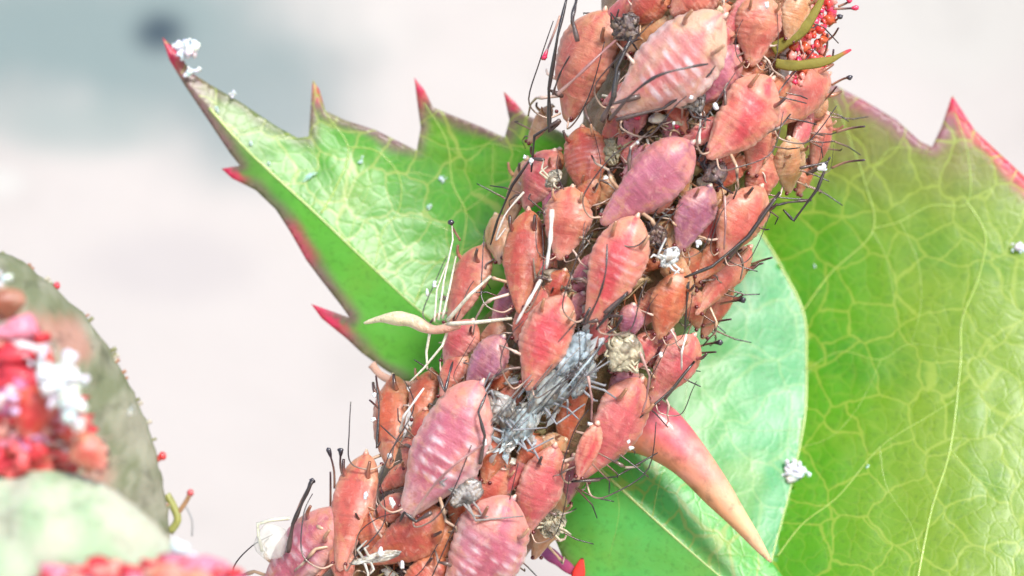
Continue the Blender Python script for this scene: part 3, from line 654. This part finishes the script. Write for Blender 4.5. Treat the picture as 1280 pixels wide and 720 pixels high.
aphid('A27', (430, 634), (318, 765), 70, 'striped', 'striped pink aphid at bottom left corner of the cluster', .38, stripes=.55, legs=(3, 4), custom=[('leg', [(360, 690, -1.0), (366, 655, -1.1), (378, 628, -1.1), (391, 600, -1.1)], .026, 1)])
aphid('A28', (492, 470), (486, 586), 52, 'orange', 'orange-red aphid on the left rim beside white droplets', .28, legs=(3, 0), custom=[('leg', [(485, 540, -.7), (471, 560, -.7), (474, 510, -.6), (470, 470, -.5)], .016, 1), ('leg', [(500, 540, -1.2), (505, 520, -1.4), (530, 485, -1.4)], .018, None)])
aphid('A29', (556, 640), (458, 706), 54, 'red', 'dark coral aphid lying aslant near the bottom between striped ones', .36, legs=(1, 4))
aphid('A30', (626, 530), (606, 606), 36, 'orange', 'narrow orange-brown aphid right of the largest mauve one', .30, legs=(1,), detail=1)
aphid('A31', (747, 528), (722, 600), 27, 'bright', 'tiny red nymph with a black head spot near the thorn root', .72, legs=(3,), detail=1, corn=False)
aphid('A32', (922, 58), (852, 136), 54, 'mauve', 'wine-red and violet aphid partly hidden behind the pale banded one', .28, legs=(0,), detail=1)
aphid('A33', (834, -18), (786, 32), 42, 'red', 'small red aphid at the top edge left of centre', .34, legs=(0, 4), detail=1)
aphid('A34', (898, -28), (838, 18), 52, 'coral', 'coral aphid cut by the top edge above the pale banded one', .36, legs=(1, 4), detail=1)
aphid('A35', (1004, -14), (984, 54), 38, 'tan', 'pale tan aphid at the top edge right of the smooth coral one', .34, legs=(0,), detail=1)
aphid('A36', (792, 380), (782, 428), 30, 'purple', 'little purple nymph tucked below the glossy magenta one', .34, legs=(), detail=1, corn=False)
aphid('A37', (592, 400), (556, 458), 48, 'pink', 'speckled pink aphid under the straw-like husk', .30, legs=(4,), detail=1)
aphid('A38', (730, 462), (700, 570), 34, 'orange', 'orange-red aphid half hidden behind the silvery husks', .18, legs=(1,), detail=1)
aphid('A39', (660, 198), (628, 300), 36, 'tan', 'tan aphid on the left rim beside curved black legs', .18, legs=(3,), detail=1)
aphid('A40', (918, 296), (868, 352), 36, 'orange', 'orange aphid under the joint of the thick dark leg', .30, legs=(1,), detail=1)
aphid('A41', (900, 92), (868, 150), 34, 'brown', 'brownish aphid in the gap right of the pale banded one', .20, legs=(0,), detail=1)
aphid('A42', (690, 132), (660, 182), 32, 'tan', 'small tan nymph at the left rim next to crossing black legs', .20, legs=(3,), detail=1)
aphid('A43', (958, 150), (938, 222), 40, 'coral', 'coral aphid wedged between orange-pink one and tan-yellow one', .26, legs=(0,), detail=1)
aphid('A44', (1012, 150), (990, 184), 30, 'pink', 'pinkish nymph just above the tan-yellow one', .34, legs=(), detail=1, corn=False)
aphid('A45', (620, 268), (626, 330), 36, 'tan', 'buff coloured nymph left of the long red one', .30, legs=(3,), detail=1, corn=False)
aphid('A46', (540, 462), (520, 530), 40, 'orange', 'rusty orange aphid above the largest mauve one', .22, legs=(1, 4), detail=1)
aphid('A47', (560, 650), (520, 720), 48, 'orange', 'rusty aphid at the bottom below the tip of the largest mauve one', .22, legs=(1, 4), detail=1)
aphid('A48', (636, 570), (590, 650), 40, 'coral', 'dull coral aphid among grey husk legs near the bottom', .22, legs=(1, 4), detail=1)
aphid('A49', (700, 610), (668, 700), 38, 'tan', 'tan aphid on the lower right rim above the purple stipule', .20, legs=(0, 1), detail=1)
aphid('A50', (806, 300), (786, 360), 36, 'brown', 'brown aphid in the dark gap right of the glossy magenta one', .14, legs=(0,), detail=1)
aphid('A51', (462, 636), (470, 700), 40, 'orange', 'orange aphid behind the coral red one on lower left', .24, legs=(0,), detail=1)
aphid('A52', (770, 20), (752, 92), 36, 'orange', 'rust coloured aphid in the shaded gap between the two biggest at the top', .16, legs=(0, 4), detail=1)
aphid('A53', (860, 310), (874, 360), 34, 'orange', 'small orange nymph beside the white husk', .22, legs=(), detail=1, corn=False)
aphid('A54', (912, 350), (876, 424), 44, 'coral', 'coral aphid at right rim with thin bristles behind', .16, legs=(0,), detail=1)
aphid('A55', (795, 455), (760, 500), 32, 'purple', 'dusky purple nymph below the straw-coloured husk', .22, legs=(), detail=1, corn=False)
aphid('A56', (560, 700), (500, 760), 56, 'red', 'dark red aphid cut by the bottom edge below the aslant coral one', .34, legs=(0, 4), detail=1)
aphid('A57', (700, 186), (672, 240), 36, 'red', 'red nymph squeezed between two rose coral ones on the left', .16, legs=(), detail=1, corn=False)
aphid('A58', (764, 218), (742, 262), 30, 'tan', 'olive-tan nymph left of the large smooth mauve one', .16, legs=(), detail=1, corn=False)
aphid('A59', (930, 196), (890, 236), 34, 'red', 'dark red aphid below the plump orange-pink one', .18, legs=(0, 4), detail=1)
aphid('A60', (626, 400), (606, 448), 30, 'brown', 'brown nymph above the plum-purple one', .16, legs=(), detail=1, corn=False)

SHORT = dict(A1='large coral aphid top left', A2='pale banded aphid', A3='smooth coral aphid at the top', A4='plump orange-pink aphid', A5='pale coral one under the stipule', A6='large smooth mauve aphid', A7='tan-yellow aphid', A9='ribbed red-brown aphid', A10='rose coral left rim aphid', A11='coral aphid with white leg',
 A12='long vertical red aphid', A13='glossy magenta aphid', A14='coral one by the thick leg', A15='violet tinted aphid', A16='orange aphid with mauve flank', A17='bright rose-red aphid', A18='plum-purple aphid', A19='coral aphid behind the straw husk', A20='salmon lower rim aphid', A21='pink and mauve aphid', A22='coral pink thorn root aphid',
 A23='largest mauve aphid', A24='rose aphid near the bottom', A25='striped bottom edge aphid', A26='coral red lower left aphid', A27='striped bottom left aphid', A28='orange-red left rim aphid', A29='dark coral aslant aphid')
r_ = random.Random(303); used = []; cen = [(P0, M0) for P0, M0 in CENT]; lab = set(); nf = 0
for tries in range(4000):
    if nf >= 78: break
    a_ = AXS[int(r_.random()*128)+4]; lx = r_.uniform(-1.02, 1.02)*rstem(a_.z); px, py = 640+(a_.x+lx*.82)*100, 360-(a_.z-lx*.55)*100
    if not (5 < py < 712) or (px > 1000 and py < 100): continue
    if 640 < px < 750 and 425 < py < 560: continue
    dm = min(math.hypot(px-c[0][0], (py-c[0][1])*.8) for c in cen)
    if dm < 19: continue
    near = sorted(SHORT, key=lambda k: math.hypot(px-APC[k][0], py-APC[k][1]))[:3]
    st = r_.choice(['orange', 'red', 'coral', 'tan', 'pink', 'pink', 'mauve', 'coral'])
    wn = {'orange': 'rusty', 'red': 'dark red', 'coral': 'coral', 'tan': 'buff', 'mauve': 'mauve', 'pink': 'pinkish'}[st]
    lb = None
    for q in ((0, 1), (0, 2), (1, 2)):
        t_ = '%s nymph between %s and %s' % (wn, SHORT[near[q[0]]], SHORT[near[q[1]]])
        if t_ not in lab: lb = t_; break
    if not lb or len(lb.split()) > 16: continue
    lab.add(lb); L_ = r_.uniform(24, 38); an = math.radians(r_.gauss(62, 22)); dx, dy = math.cos(an)*L_, -math.sin(an)*L_
    aphid('F%d' % nf, (px+dx, py+dy), (px-dx, py-dy), r_.uniform(24, 34), st, lb, r_.uniform(.12, .30), detail=1, corn=r_.random() < .4, legs=r_.sample(range(6), 3)); cen.append(((px, py), 0)); nf += 1

# ------------------------------------------------------------------ shed skins, wax, droplets
def husk(tail, head, wpx, label, lift, col, mat=SHED, seed=0, legs=6, crump=.35, surf_fn=None, legcol_=None, legl=.5, group='shed aphid skins'):
    M, L = frame_for(tail, head, lift, .6, surf_fn); t = empty('shed_skin', M=M); tag(t, label, 'shed skin', group); W = wpx/100
    V, F, K = [], [], []; ns, nr = 30, 18
    for i in range(ns+1):
        u = i/ns; wv = (interp(WT, u)*.75+.08)*W/2*(1 if 0 < i < ns else .2)
        for k in range(nr):
            a = math.pi*1.15*(k/(nr-1))-math.pi*.075; n_ = nz((u*2.5, k*.5, seed), 1.2, seed); n2 = .75*nz((u*5, k*1.3, seed), 1, seed+5)+.35*nz((u*16, k*1.5, seed), 1, seed+2)
            r = 1+crump*n_*1.6+crump*.8*n2
            V.append(((.5-u)*L+.05*n2, math.cos(a)*wv*r, math.sin(a)*wv*.34*r+.10*crump*n2)); K.append(mixc(mixc(col, tuple(q*.3 for q in col), ss(.0, .4, n_)), (.30, .20, .12), .7*ss(.1, .4, n2)))
    for i in range(ns):
        for k in range(nr-1): a = i*nr+k; F.append((a, a+1, a+nr+1, a+nr))
    b = mesh('husk', V, F, mat, t, K, smooth=crump < .6); so = b.modifiers.new('film', 'SOLIDIFY'); so.thickness = .014
    r_ = random.Random(seed)
    for j in range(legs):
        s = 1 if j % 2 else -1; x0 = .25*L-.12*L*(j//2); a = r_.uniform(.6, 1.2)*legl
        pts = [Vector((x0, s*W*.2, 0)), Vector((x0+r_.uniform(-.2, .2)*a, s*(W*.2+a*.4), r_.uniform(.02, .15))), Vector((x0+r_.uniform(-.7, .3)*a, s*(W*.2+a*r_.uniform(.3, .9)), r_.uniform(-.1, .15)))]
        lc = legcol_ or tuple(q*.85 for q in col)
        sp = [pts[0].lerp(pts[1], k/4) for k in range(4)]+[pts[1].lerp(pts[2], k/5) for k in range(6)]
        tube('leg', sp, lambda q: lerp(.018, .009, q), WAX, t, 6, lambda q: mixc(lc, tuple(v*.6 for v in lc), q))
    return t, M
sv = (.68, .80, .86)
for i, (a, b, wd, lb, lf) in enumerate((((730, 418), (698, 468), 38, 'silvery blue crumpled husk touching the bright rose-red aphid', .50), ((700, 462), (662, 515), 42, 'grey silvery husk in the middle of the silvery patch', .46),
                  ((665, 512), (630, 558), 40, 'lowest silvery husk of the patch, above the narrow orange aphid', .44), ((740, 448), (716, 496), 24, 'thin silvery husk on the right side of the silvery patch', .44), ((640, 500), (612, 522), 44, 'small grey-white husk at the left end of the silvery patch', .46))):
    husk(a, b, wd, lb, lf, [sv, (.66, .70, .68), (.60, .70, .72), (.66, .76, .78), (.68, .66, .60)][i], SILVER, i+3, 6, .45, legcol_=(.30, .31, .33), legl=.55)
# silky strands and torn films over the patch
t = empty('silk_tangle', P(680, 490, -1.5)); tag(t, 'grey glinting threads lying across the silvery patch', 'threads')
tl = Vector(t.location)
for i in range(14):
    x = random.gauss(0, 26); s = random.uniform(-60, 50); d = random.uniform(22, 55); j = random.uniform(-12, 12)
    cx, cy = 682+x*.55+s*-.62, 486+x*.5+s*.78*-1*-1
    p0 = surf(cx+d*.6, cy-d*.75, .56+random.random()*.1)[0]; p1 = surf(cx+j*.3, cy+j*.3, .62+random.random()*.1)[0]; p2 = surf(cx-d*.6+j, cy+d*.75, .56+random.random()*.1)[0]
    cc = random.choice([(.60, .70, .74), (.06, .06, .06), (.10, .09, .09), (.30, .28, .26), (.12, .10, .09)])
    tube('thread', [q-tl for q in spline([p0, p1, p2], 10)], lambda q: .010, SILVER, t, 5, lambda q: cc)
ac = Acc(); r_ = random.Random(55)
for i in range(170):
    u_ = r_.random(); px = lerp(738, 628, u_)+r_.gauss(0, 15); py = lerp(418, 565, u_)+r_.gauss(0, 13); p, nn = surf(px, py, .36+r_.random()*.14); p -= tl
    d = Vector((-.5, r_.gauss(0, .3), -.75)).normalized() if r_.random() < .6 else Vector((r_.gauss(0, 1), r_.gauss(0, .5), r_.gauss(0, 1))).normalized()
    q = d.cross(Vector((r_.gauss(0, .18), -1, r_.gauss(0, .18)))).normalized(); L_ = r_.uniform(.04, .15); w_ = r_.uniform(.015, .05); n3 = d.cross(q)*.012
    cc = r_.choice([(.70, .80, .83), (.60, .70, .72), (.80, .82, .80), (.50, .50, .46), (.25, .22, .19), (.66, .60, .50), (.52, .64, .68)])
    V = []
    for sg in (1, -1): V += [p-d*L_+n3*sg, p-d*L_*.2+q*w_+n3*sg*2, p+d*L_+n3*sg, p+d*L_*.1-q*w_*r_.uniform(.4, 1)+n3*sg]
    ac.add(V, [(0, 1, 2, 3), (7, 6, 5, 4), (0, 4, 5, 1), (1, 5, 6, 2), (2, 6, 7, 3), (3, 7, 4, 0)], [cc]*8)
tag(ac.build('torn_film', SILVER, t, smooth=False), 'torn silvery blue film scraps', kind='stuff')
husk((792, 420), (765, 462), 44, 'cream spiky husk right of the silvery patch', .60, (.72, .62, .42), SHED, 21, 6, .45, legl=.35)
husk((846, 312), (828, 332), 20, 'bright white Y-shaped husk right of the glossy magenta aphid', .62, (.88, .86, .82), WAX, 24, 4, .3, legl=.32)
husk((600, 604), (566, 630), 30, 'grey spidery husk below the largest mauve aphid', .62, (.50, .46, .43), SHED, 27, 6, .3, legcol_=(.32, .29, .27), legl=.6)
husk((700, 215), (684, 232), 18, 'tiny cream husk on the rose coral aphid at left', .5, (.7, .6, .45), SHED, 29, 4, .4, legl=.25)
husk((500, 690), (440, 704), 12, 'thin white husk strip lying across the bottom of the cluster', .62, (.78, .72, .62), WAX, 33, 4, .3, legl=.3)
husk((700, 640), (680, 668), 30, 'crumpled cream husk on the lower right rim', .44, (.70, .60, .42), SHED, 35, 6, .8, legl=.3)
husk((880, 120), (850, 130), 30, 'dark grey husk under the pale banded aphid', .50, (.34, .30, .28), SHED, 37, 6, .4, legcol_=(.05, .04, .04), legl=.35)
husk((795, 22), (770, 48), 34, 'blackened husk in the gap at the top left', .46, (.20, .14, .13), SHED, 39, 6, .5, legcol_=(.04, .03, .03), legl=.35)
husk((755, 175), (770, 205), 34, 'olive-brown husk left of the large smooth mauve aphid', .24, (.45, .36, .20), SHED, 41, 6, .4, legl=.35)
husk((700, 340), (686, 366), 40, 'brown dried husk between the red and magenta aphids', .28, (.48, .36, .26), SHED, 43, 6, .4, legl=.35)
husk((905, 205), (880, 225), 30, 'dark husk below the plump orange-pink aphid', .34, (.34, .20, .20), SHED, 45, 6, .4, legcol_=(.05, .04, .05), legl=.4)
husk((832, 290), (808, 300), 26, 'blackish husk in the dark gap right of centre', .34, (.24, .14, .13), SHED, 47, 6, .4, legcol_=(.05, .04, .04), legl=.35)
# straw-like husk reaching left over the leaf
t = empty('shed_skin', P(540, 405, -1.0)); tag(t, 'long straw-coloured husk sticking out over the left leaf', 'shed skin', 'shed aphid skins'); o0 = Vector(t.location)
sp = spline([P(455, 404, -.8), P(480, 398, -.9), P(512, 400, -1.0), P(540, 412, -1.1), P(575, 408, -1.25)], 30)
wd = [(0, .012), (.2, .045), (.42, .095), (.6, .075), (.85, .05), (1, .03)]
tube('husk', [q-o0 for q in sp], lambda q: interp(wd, q)*(1+.08*math.sin(q*23)), SHED, t, 10, lambda q: mixc((.80, .68, .45), (.78, .42, .30), ss(.45, .85, q)))
for pl, r in (([(560, 405, -1.2), (595, 403, -1.5), (640, 398, -1.6)], .026), ([(560, 400, -1.2), (588, 368, -1.5), (614, 345, -1.5)], .024), ([(548, 400, -1.1), (555, 350, -1.1), (566, 300, -1.1), (565, 282, -1.1)], .013), ([(543, 402, -1.1), (546, 362, -1.1), (560, 325, -1.1)], .012), ([(538, 412, -1.1), (533, 440, -1.0), (534, 462, -1.0)], .018), ([(560, 412, -1.1), (553, 432, -1.1), (530, 460, -1.0), (512, 478, -1.0)], .017), ([(553, 398, -1.1), (562, 360, -1.15), (570, 320, -1.15)], .016)):
    pw = [P(*q) for q in pl]; sp = [pw[i].lerp(pw[i+1], k/5) for i in range(len(pw)-1) for k in range(5)]+[pw[-1]]; tube('leg', [q-o0 for q in sp], lambda q: r*(1.1-.4*q), WAX, t, 6, lambda q: mixc((.80, .72, .56), (.45, .40, .30), ss(.6, 1, q)))
# pale box-like husk at the lower left, only outlined
t = empty('shed_skin', P(340, 680, -.9)); tag(t, 'faint translucent husk with bent legs beyond the bottom left aphid', 'shed skin', 'shed aphid skins'); o0 = Vector(t.location)
tube('leg', [q-o0 for q in [P(328, 690, -.9), P(323, 670, -.9), P(322, 655, -.9), P(340, 650, -.9), P(362, 648, -.9)]], lambda q: .022, WAX, t, 6, lambda q: (.62, .62, .48))
V, F, K = blob_data((0, 0, 0), .2, 3, .3, (.75, .74, .66), 12, 8, (1, .5, 1.1)); mesh('husk', V, F, m_col('faint_film', .3, .5, 0, .3, 9, trans=.7), t, K)

def clump(px, py, y, size, n, label, col=(.85, .87, .87), name='wax_clump', seed=0, flat=1.0):
    r_ = random.Random(seed); c = P(px, py, y); ac = Acc()
    for i in range(n):
        g_ = .3 if name == 'wax_fleck' else .5; d = Vector((r_.gauss(0, g_), r_.gauss(0, .2), r_.gauss(0, g_*flat)))*size
        ac.add(*blob_data(d, size*r_.uniform(.14, .38), i+seed, .9, tuple(min(.9, q*r_.uniform(.8, 1.05)) for q in col), 8, 6, (r_.uniform(.6, 1.5), .8, r_.uniform(.6, 1.5)), 2.2))
    o = ac.build(name, WAX); o.location = c; tag(o, label, 'wax', 'white wax clumps'); return o
def onleaf(Df, px, py, off=-.05): return Df(px, py)+off
clump(232, 62, onleaf(DL, 228, 80)-.15, .14, 24, 'fluffy white wax at the red tip of the left leaf', seed=1)
clump(240, 88, onleaf(DL, 240, 95)-.1, .08, 10, 'lower bit of white wax just below the left leaf tip', seed=2)
clump(291, 117, onleaf(DL, 290, 125)-.05, .045, 6, 'tiny white speck on the upper edge of the left leaf', seed=3)
clump(990, 592, onleaf(DR, 990, 592), .17, 26, 'white fluffy tuft beside the large leaf midrib, right of the thorn', seed=4)
clump(1278, 312, onleaf(DR, 1278, 312), .11, 14, 'white tuft cut off by the right edge', seed=5)
for i, (x, y, s, lb) in enumerate(((272, 138, .05, 'pale fleck near the left leaf tip'), (313, 180, .04, 'small pale fleck on the left leaf midrib'), (336, 205, .04, 'second pale fleck down the left leaf midrib'), (452, 201, .055, 'bluish white fleck in the middle of the left leaf'), (553, 224, .055, 'bluish white fleck near the second red tooth vein'),
                                  (535, 259, .05, 'bluish white fleck lower on the left leaf near the stem'), (1018, 332, .035, 'pale fleck on the large leaf above its midrib'), (1084, 583, .03, 'pale fleck on the lower large leaf'))):
    D_ = DL if x < 700 else DR
    clump(x, y, onleaf(D_, x, y, -.03), s, 7, lb, (.66, .82, .72), 'wax_fleck', 50+i)
c = clump(385, 222, onleaf(DL, 385, 222, -.04), .06, 12, 'pale slanting streak of wax on the left leaf', (.55, .78, .62), 'wax_fleck', 70)
c.scale = (3.0, 1, .7); c.rotation_euler = (0, math.radians(-38), 0)

DR_L = [(895, 133, 'white droplet right under the pale banded aphid', 9), (1028, 209, 'bright droplet held by the dark jointed leg', 13), (664, 202, 'white droplet at crossing black legs on the left rim', 9), (656, 197, 'smaller droplet beside the crossing black legs', 7), (873, 304, 'white droplet below the violet tinted aphid', 9),
        (826, 444, 'white droplet on the pink and mauve aphid above the thorn', 7), (490, 628, 'large white droplet left of the largest mauve aphid', 13), (487, 570, 'white droplet beside the orange-red aphid', 10), (457, 620, 'white droplet on the coral red aphid at lower left', 10), (476, 690, 'white droplet beside the white husk strip', 9), (503, 706, 'glossy droplet at the end of the white husk strip', 11),
        (797, 178, 'tiny white droplet above the large smooth mauve aphid', 6), (757, 222, 'small droplet left of the large smooth mauve aphid', 6), (468, 494, 'clear droplet on the outer left rim, upper one', 7), (467, 524, 'clear droplet on the outer left rim, lower one', 7), (606, 552, 'white droplet right of the largest mauve aphid', 8), (842, 154, 'white droplet next to the pink gland knob', 6),
        (789, 560, 'upper white droplet at the thorn root', 7), (786, 552, 'white glint droplet above the one at the thorn root', 6), (737, 530, 'white droplet at the rear of the tiny red nymph', 8), (534, 366, 'pearly droplet on the straw-coloured husk legs', 8), (543, 356, 'second pearly droplet above the first on the straw husk', 7), (958, 6, 'pale droplet on the smooth coral aphid at the top', 10), (864, 122, 'small grey-white droplet beneath the pale banded aphid', 7)]
for i, (x, y, lb, d) in enumerate(DR_L):
    p, nn = surf(x, y, .78)
    V, F, K = blob_data((0, 0, 0), d/250, i, .8, (.82, .82, .80), 12, 9, (random.uniform(.6, 1.2), .8, random.uniform(.7, 1.4)))
    o = mesh('droplet', V, F, DROP, None, K); o.location = p; tag(o, lb, 'droplet', 'white droplets among the aphids')

r_ = random.Random(77); ac = Acc()
for i in range(900):
    t_ = r_.random()*130; a_ = AXS[int(t_)]; rr = rstem(a_.z); lx = r_.uniform(-1, 1); pxy = (640+(a_.x+lx*rr*.80)*100, 360-(a_.z+lx*rr*.6)*100)
    p, nn = surf(pxy[0], pxy[1], r_.uniform(.02, .26)); d = Vector((r_.gauss(0, 1), r_.gauss(0, .4), r_.gauss(0, 1))).normalized()
    cc = r_.choice([(.40, .27, .14), (.26, .13, .07), (.55, .45, .30), (.50, .14, .06), (.10, .05, .04), (.62, .52, .42), (.30, .24, .10), (.75, .70, .62)])
    if i % 3: L_ = r_.uniform(.06, .26); ac.add(*tube_data([p-d*L_, p+Vector((r_.uniform(-.04, .04), -.03, r_.uniform(-.04, .04))), p+d*L_], lambda t: .006+.012*(1-t), 4, lambda t: cc))
    else: ac.add(*blob_data(p, r_.uniform(.03, .11), i, 1.1, cc, 7, 5, (1.4, .8, .8)))
o = ac.build('debris', WAX); tag(o, 'broken legs, skins and crumbs lying on the stem between the aphids', 'debris', kind='stuff')

# ------------------------------------------------------------------ blurred foreground bud, lower left
BY = -4.0
bud = empty('rose_bud', P(20, 700, BY)); tag(bud, 'out-of-focus grey-green rose bud in the lower left corner', 'rose bud'); bo = Vector(bud.location)
EDGE = [(-160, 300), (0, 316), (50, 344), (110, 400), (152, 462), (184, 530), (203, 600), (212, 660), (215, 760), (210, 900)]
def bud_sheet(name, ed, cx, cy, yy, depthk, colf, label=None, seed=0):
    e = [tuple(v)[:2] for v in spline([(a, b, 0) for a, b in ed], 70)]; V, F, K = [], [], []; cols = 24
    for i, (x, y) in enumerate(e):
        for k in range(cols+1):
            s = 1-k/cols; a = s*math.pi/2
            px = cx+(x-cx)*math.sin(a) if True else 0; py = cy+(y-cy)*math.sin(a)
            wob = 1; rg = .07*nz((px/100, py/100, seed), 9)+.03*nz((x/100, y/100, seed), 12)*s; px += rg*40; py -= rg*40
            V.append(P(px, py, yy-depthk*math.cos(a)*wob+.18*nz((px/80, py/80, seed), 1.5))-bo); K.append(colf(px, py, s))
    for i in range(69):
        for k in range(cols): a = i*(cols+1)+k; F.append((a, a+1, a+cols+2, a+cols+1))
    o = mesh(name, V, F, BUDM, bud, K); so = o.modifiers.new('t', 'SOLIDIFY'); so.thickness = .08
    if label: tag(o, label)
    return o
def cbud(x, y, s):
    c = mixc((.15, .165, .09), (.30, .29, .21), .5+1.1*nz((x/100, y/100, 2), 2)+.8*nz((x/100, y/100, 5), 8)); c = mixc(c, (.40, .17, .13), .7*ss(.1, .5, nz((x/100, y/100, 8), 1.6)))
    return mixc(c, (.14, .17, .05), ss(.93, 1, s))
bud_sheet('bud_scale', EDGE, -120, 760, BY+.8, 1.6, cbud, seed=2)
E2 = [(-120, 560), (0, 588), (60, 586), (120, 600), (180, 640), (225, 690), (255, 740), (290, 800), (300, 900)]
bud_sheet('young_leaf', E2, -60, 820, BY-1.6, .9, lambda x, y, s: mixc(mixc((.32, .42, .26), (.44, .45, .34), ss(-.4, .5, nz((x/100, y/100, 4), 2.2)+.5*nz((x/100, y/100, 3), 7))), (.48, .38, .30), .7*ss(.85, 1, s)), 'pale green young leaf in front of the bud', 5)
def knobhair(pts, r, c, kn, yy):
    sp = spline([P(a, b, yy) for a, b in pts], 10); V, F, K = tube_data([q-bo for q in sp], lambda t: r, 6, lambda t: c)
    if kn: v, f, k = blob_data(sp[-1]-bo, r*1.4, 1, .2, kn); n = len(V); V += v; F += [tuple(i+n for i in q) for q in f]; K += k
    return mesh('bristle', V, F, HAIR, bud, K)
knobhair([(66, 366), (71, 357)], .03, (.5, .1, .1), (.7, .05, .07), BY+.8); knobhair([(196, 575), (203, 570)], .035, (.6, .1, .08), (.7, .05, .05), BY+.8)
knobhair([(212, 665), (222, 650), (216, 632), (208, 618)], .05, (.30, .30, .08), None, BY+.9); knobhair([(220, 645), (232, 628), (238, 616)], .03, (.35, .2, .1), (.6, .1, .1), BY+.9)
for q_ in range(26):
    t_ = random.random(); ex, ey = tuple(spline([(a, b, 0) for a, b in EDGE[1:8]], 60)[int(t_*59)])[:2]; knobhair([(ex-4, ey+2), (ex+random.uniform(0, 7), ey-random.uniform(0, 6))], random.uniform(.012, .03), random.choice([(.25, .25, .12), (.4, .2, .12), (.5, .45, .35)]), None, BY+.8)
knobhair([(240, 670), (240, 650), (232, 632)], .012, (.3, .3, .3), None, BY+.9)
BL = [((20, 430), (60, 470)), ((0, 420), (10, 500)), ((50, 480), (40, 550)), ((10, 480), (30, 560)), ((70, 500), (110, 560)), ((-20, 520), (40, 590)), ((60, 540), (90, 590)), ((100, 545), (140, 585)), ((20, 550), (70, 600)), ((90, 580), (130, 560)), ((0, 360), (8, 400)), ((-20, 450), (-5, 520)),
      ((190, 712), (240, 742)), ((60, 724), (130, 748)), ((230, 716), (280, 752)), ((130, 728), (180, 752))]
BLL = ['blurred red aphid highest of the red mass on the bud', 'blurred red aphid at the left edge, upper part of the red mass', 'blurred red aphid left of the big white wax on the bud', 'blurred red aphid deep in the middle of the red mass', 'blurred orange-red aphid directly under the white wax on the bud', 'blurred crimson aphid at the left edge above the pale young leaf',
       'blurred red aphid touching the top of the pale young leaf', 'blurred orange aphid at the right end of the red mass', 'blurred crimson aphid lowest in the red mass', 'blurred coral aphid lying crosswise beside the orange one', 'dark blurred aphid by itself high at the left edge', 'blurred crimson aphid cut by the left edge',
       'blurred coral aphid at the bottom edge near the bud tip', 'blurred pink-red aphid at the bottom edge under the young leaf', 'blurred coral aphid rightmost along the bottom edge of the bud', 'blurred red aphid between two others along the bottom edge']
def surf_bud(px, py, lift):
    y = BY-1.6-(1.3 if py > 690 else 0); return P(px, py, y), Vector((.1, -1, .1)).normalized()
for i, (a, b) in enumerate(BL):
    st = 'redblur' if i not in (7, 9, 12, 14) else 'coral'
    if i == 10: st = 'brown'
    aphid('B%d' % i, a, b, random.uniform(34, 48), st, BLL[i], 0, detail=1, corn=False, legs=(0, 3), surf_fn=lambda x, y, l, q=random.uniform(-.35, .35): (surf_bud(x, y, l)[0]+Vector((0, q, 0)), surf_bud(x, y, l)[1]), group='blurred red aphids on the bud')
ac = Acc(); r_ = random.Random(9)
for i in range(520):
    x = abs(r_.gauss(0, 50)); y = 530+r_.gauss(0, 55) if i % 3 else 733+r_.gauss(0, 7); x = x if i % 3 else r_.uniform(60, 290)
    if (y > 590 or y < 410 or x > 22+(y-400)*.6) and i % 3: continue
    ac.add(*blob_data(P(x, y, BY-1.4+r_.uniform(-.5, .5)-(1.3 if y > 690 else 0)), r_.uniform(.03, .13), i, 2.2, r_.choice([(.66, .04, .05), (.72, .10, .10), (.60, .20, .35), (.75, .30, .24), (.70, .22, .30), (.55, .02, .03), (.60, .03, .05), (.78, .6, .6)]), 8, 6, (1.6, .7, .9)))
o = ac.build('nymph_crumbs', WAX); tag(o, 'out-of-focus red and pink crumbs of tiny nymphs and skins on the bud', 'nymphs', kind='stuff')
clump(72, 475, BY-2.2, .18, 45, 'big white wax clump on the blurred red aphids', seed=81)
clump(90, 512, BY-2.2, .14, 30, 'lower white wax clump beside the red aphids on the bud', seed=82)
clump(48, 452, BY-2.0, .13, 10, 'small white wax bit left of the big clump on the bud', seed=83)
clump(106, 478, BY-1.9, .055, 5, 'tiny white wax dot right of the big clump', seed=84)
clump(165, 514, BY-.8, .05, 4, 'pair of white dots near the bud outline', seed=85)
clump(2, 352, BY-1.2, .09, 8, 'white wax at left edge above the dark blurred aphid', seed=86)
clump(20, 500, BY-2.1, .10, 6, 'lilac white wax dab inside the red mass', (.75, .5, .75), seed=87)
clump(222, 690, BY-2.2, .14, 12, 'soft white wax where the young leaf meets the bottom edge', seed=88)
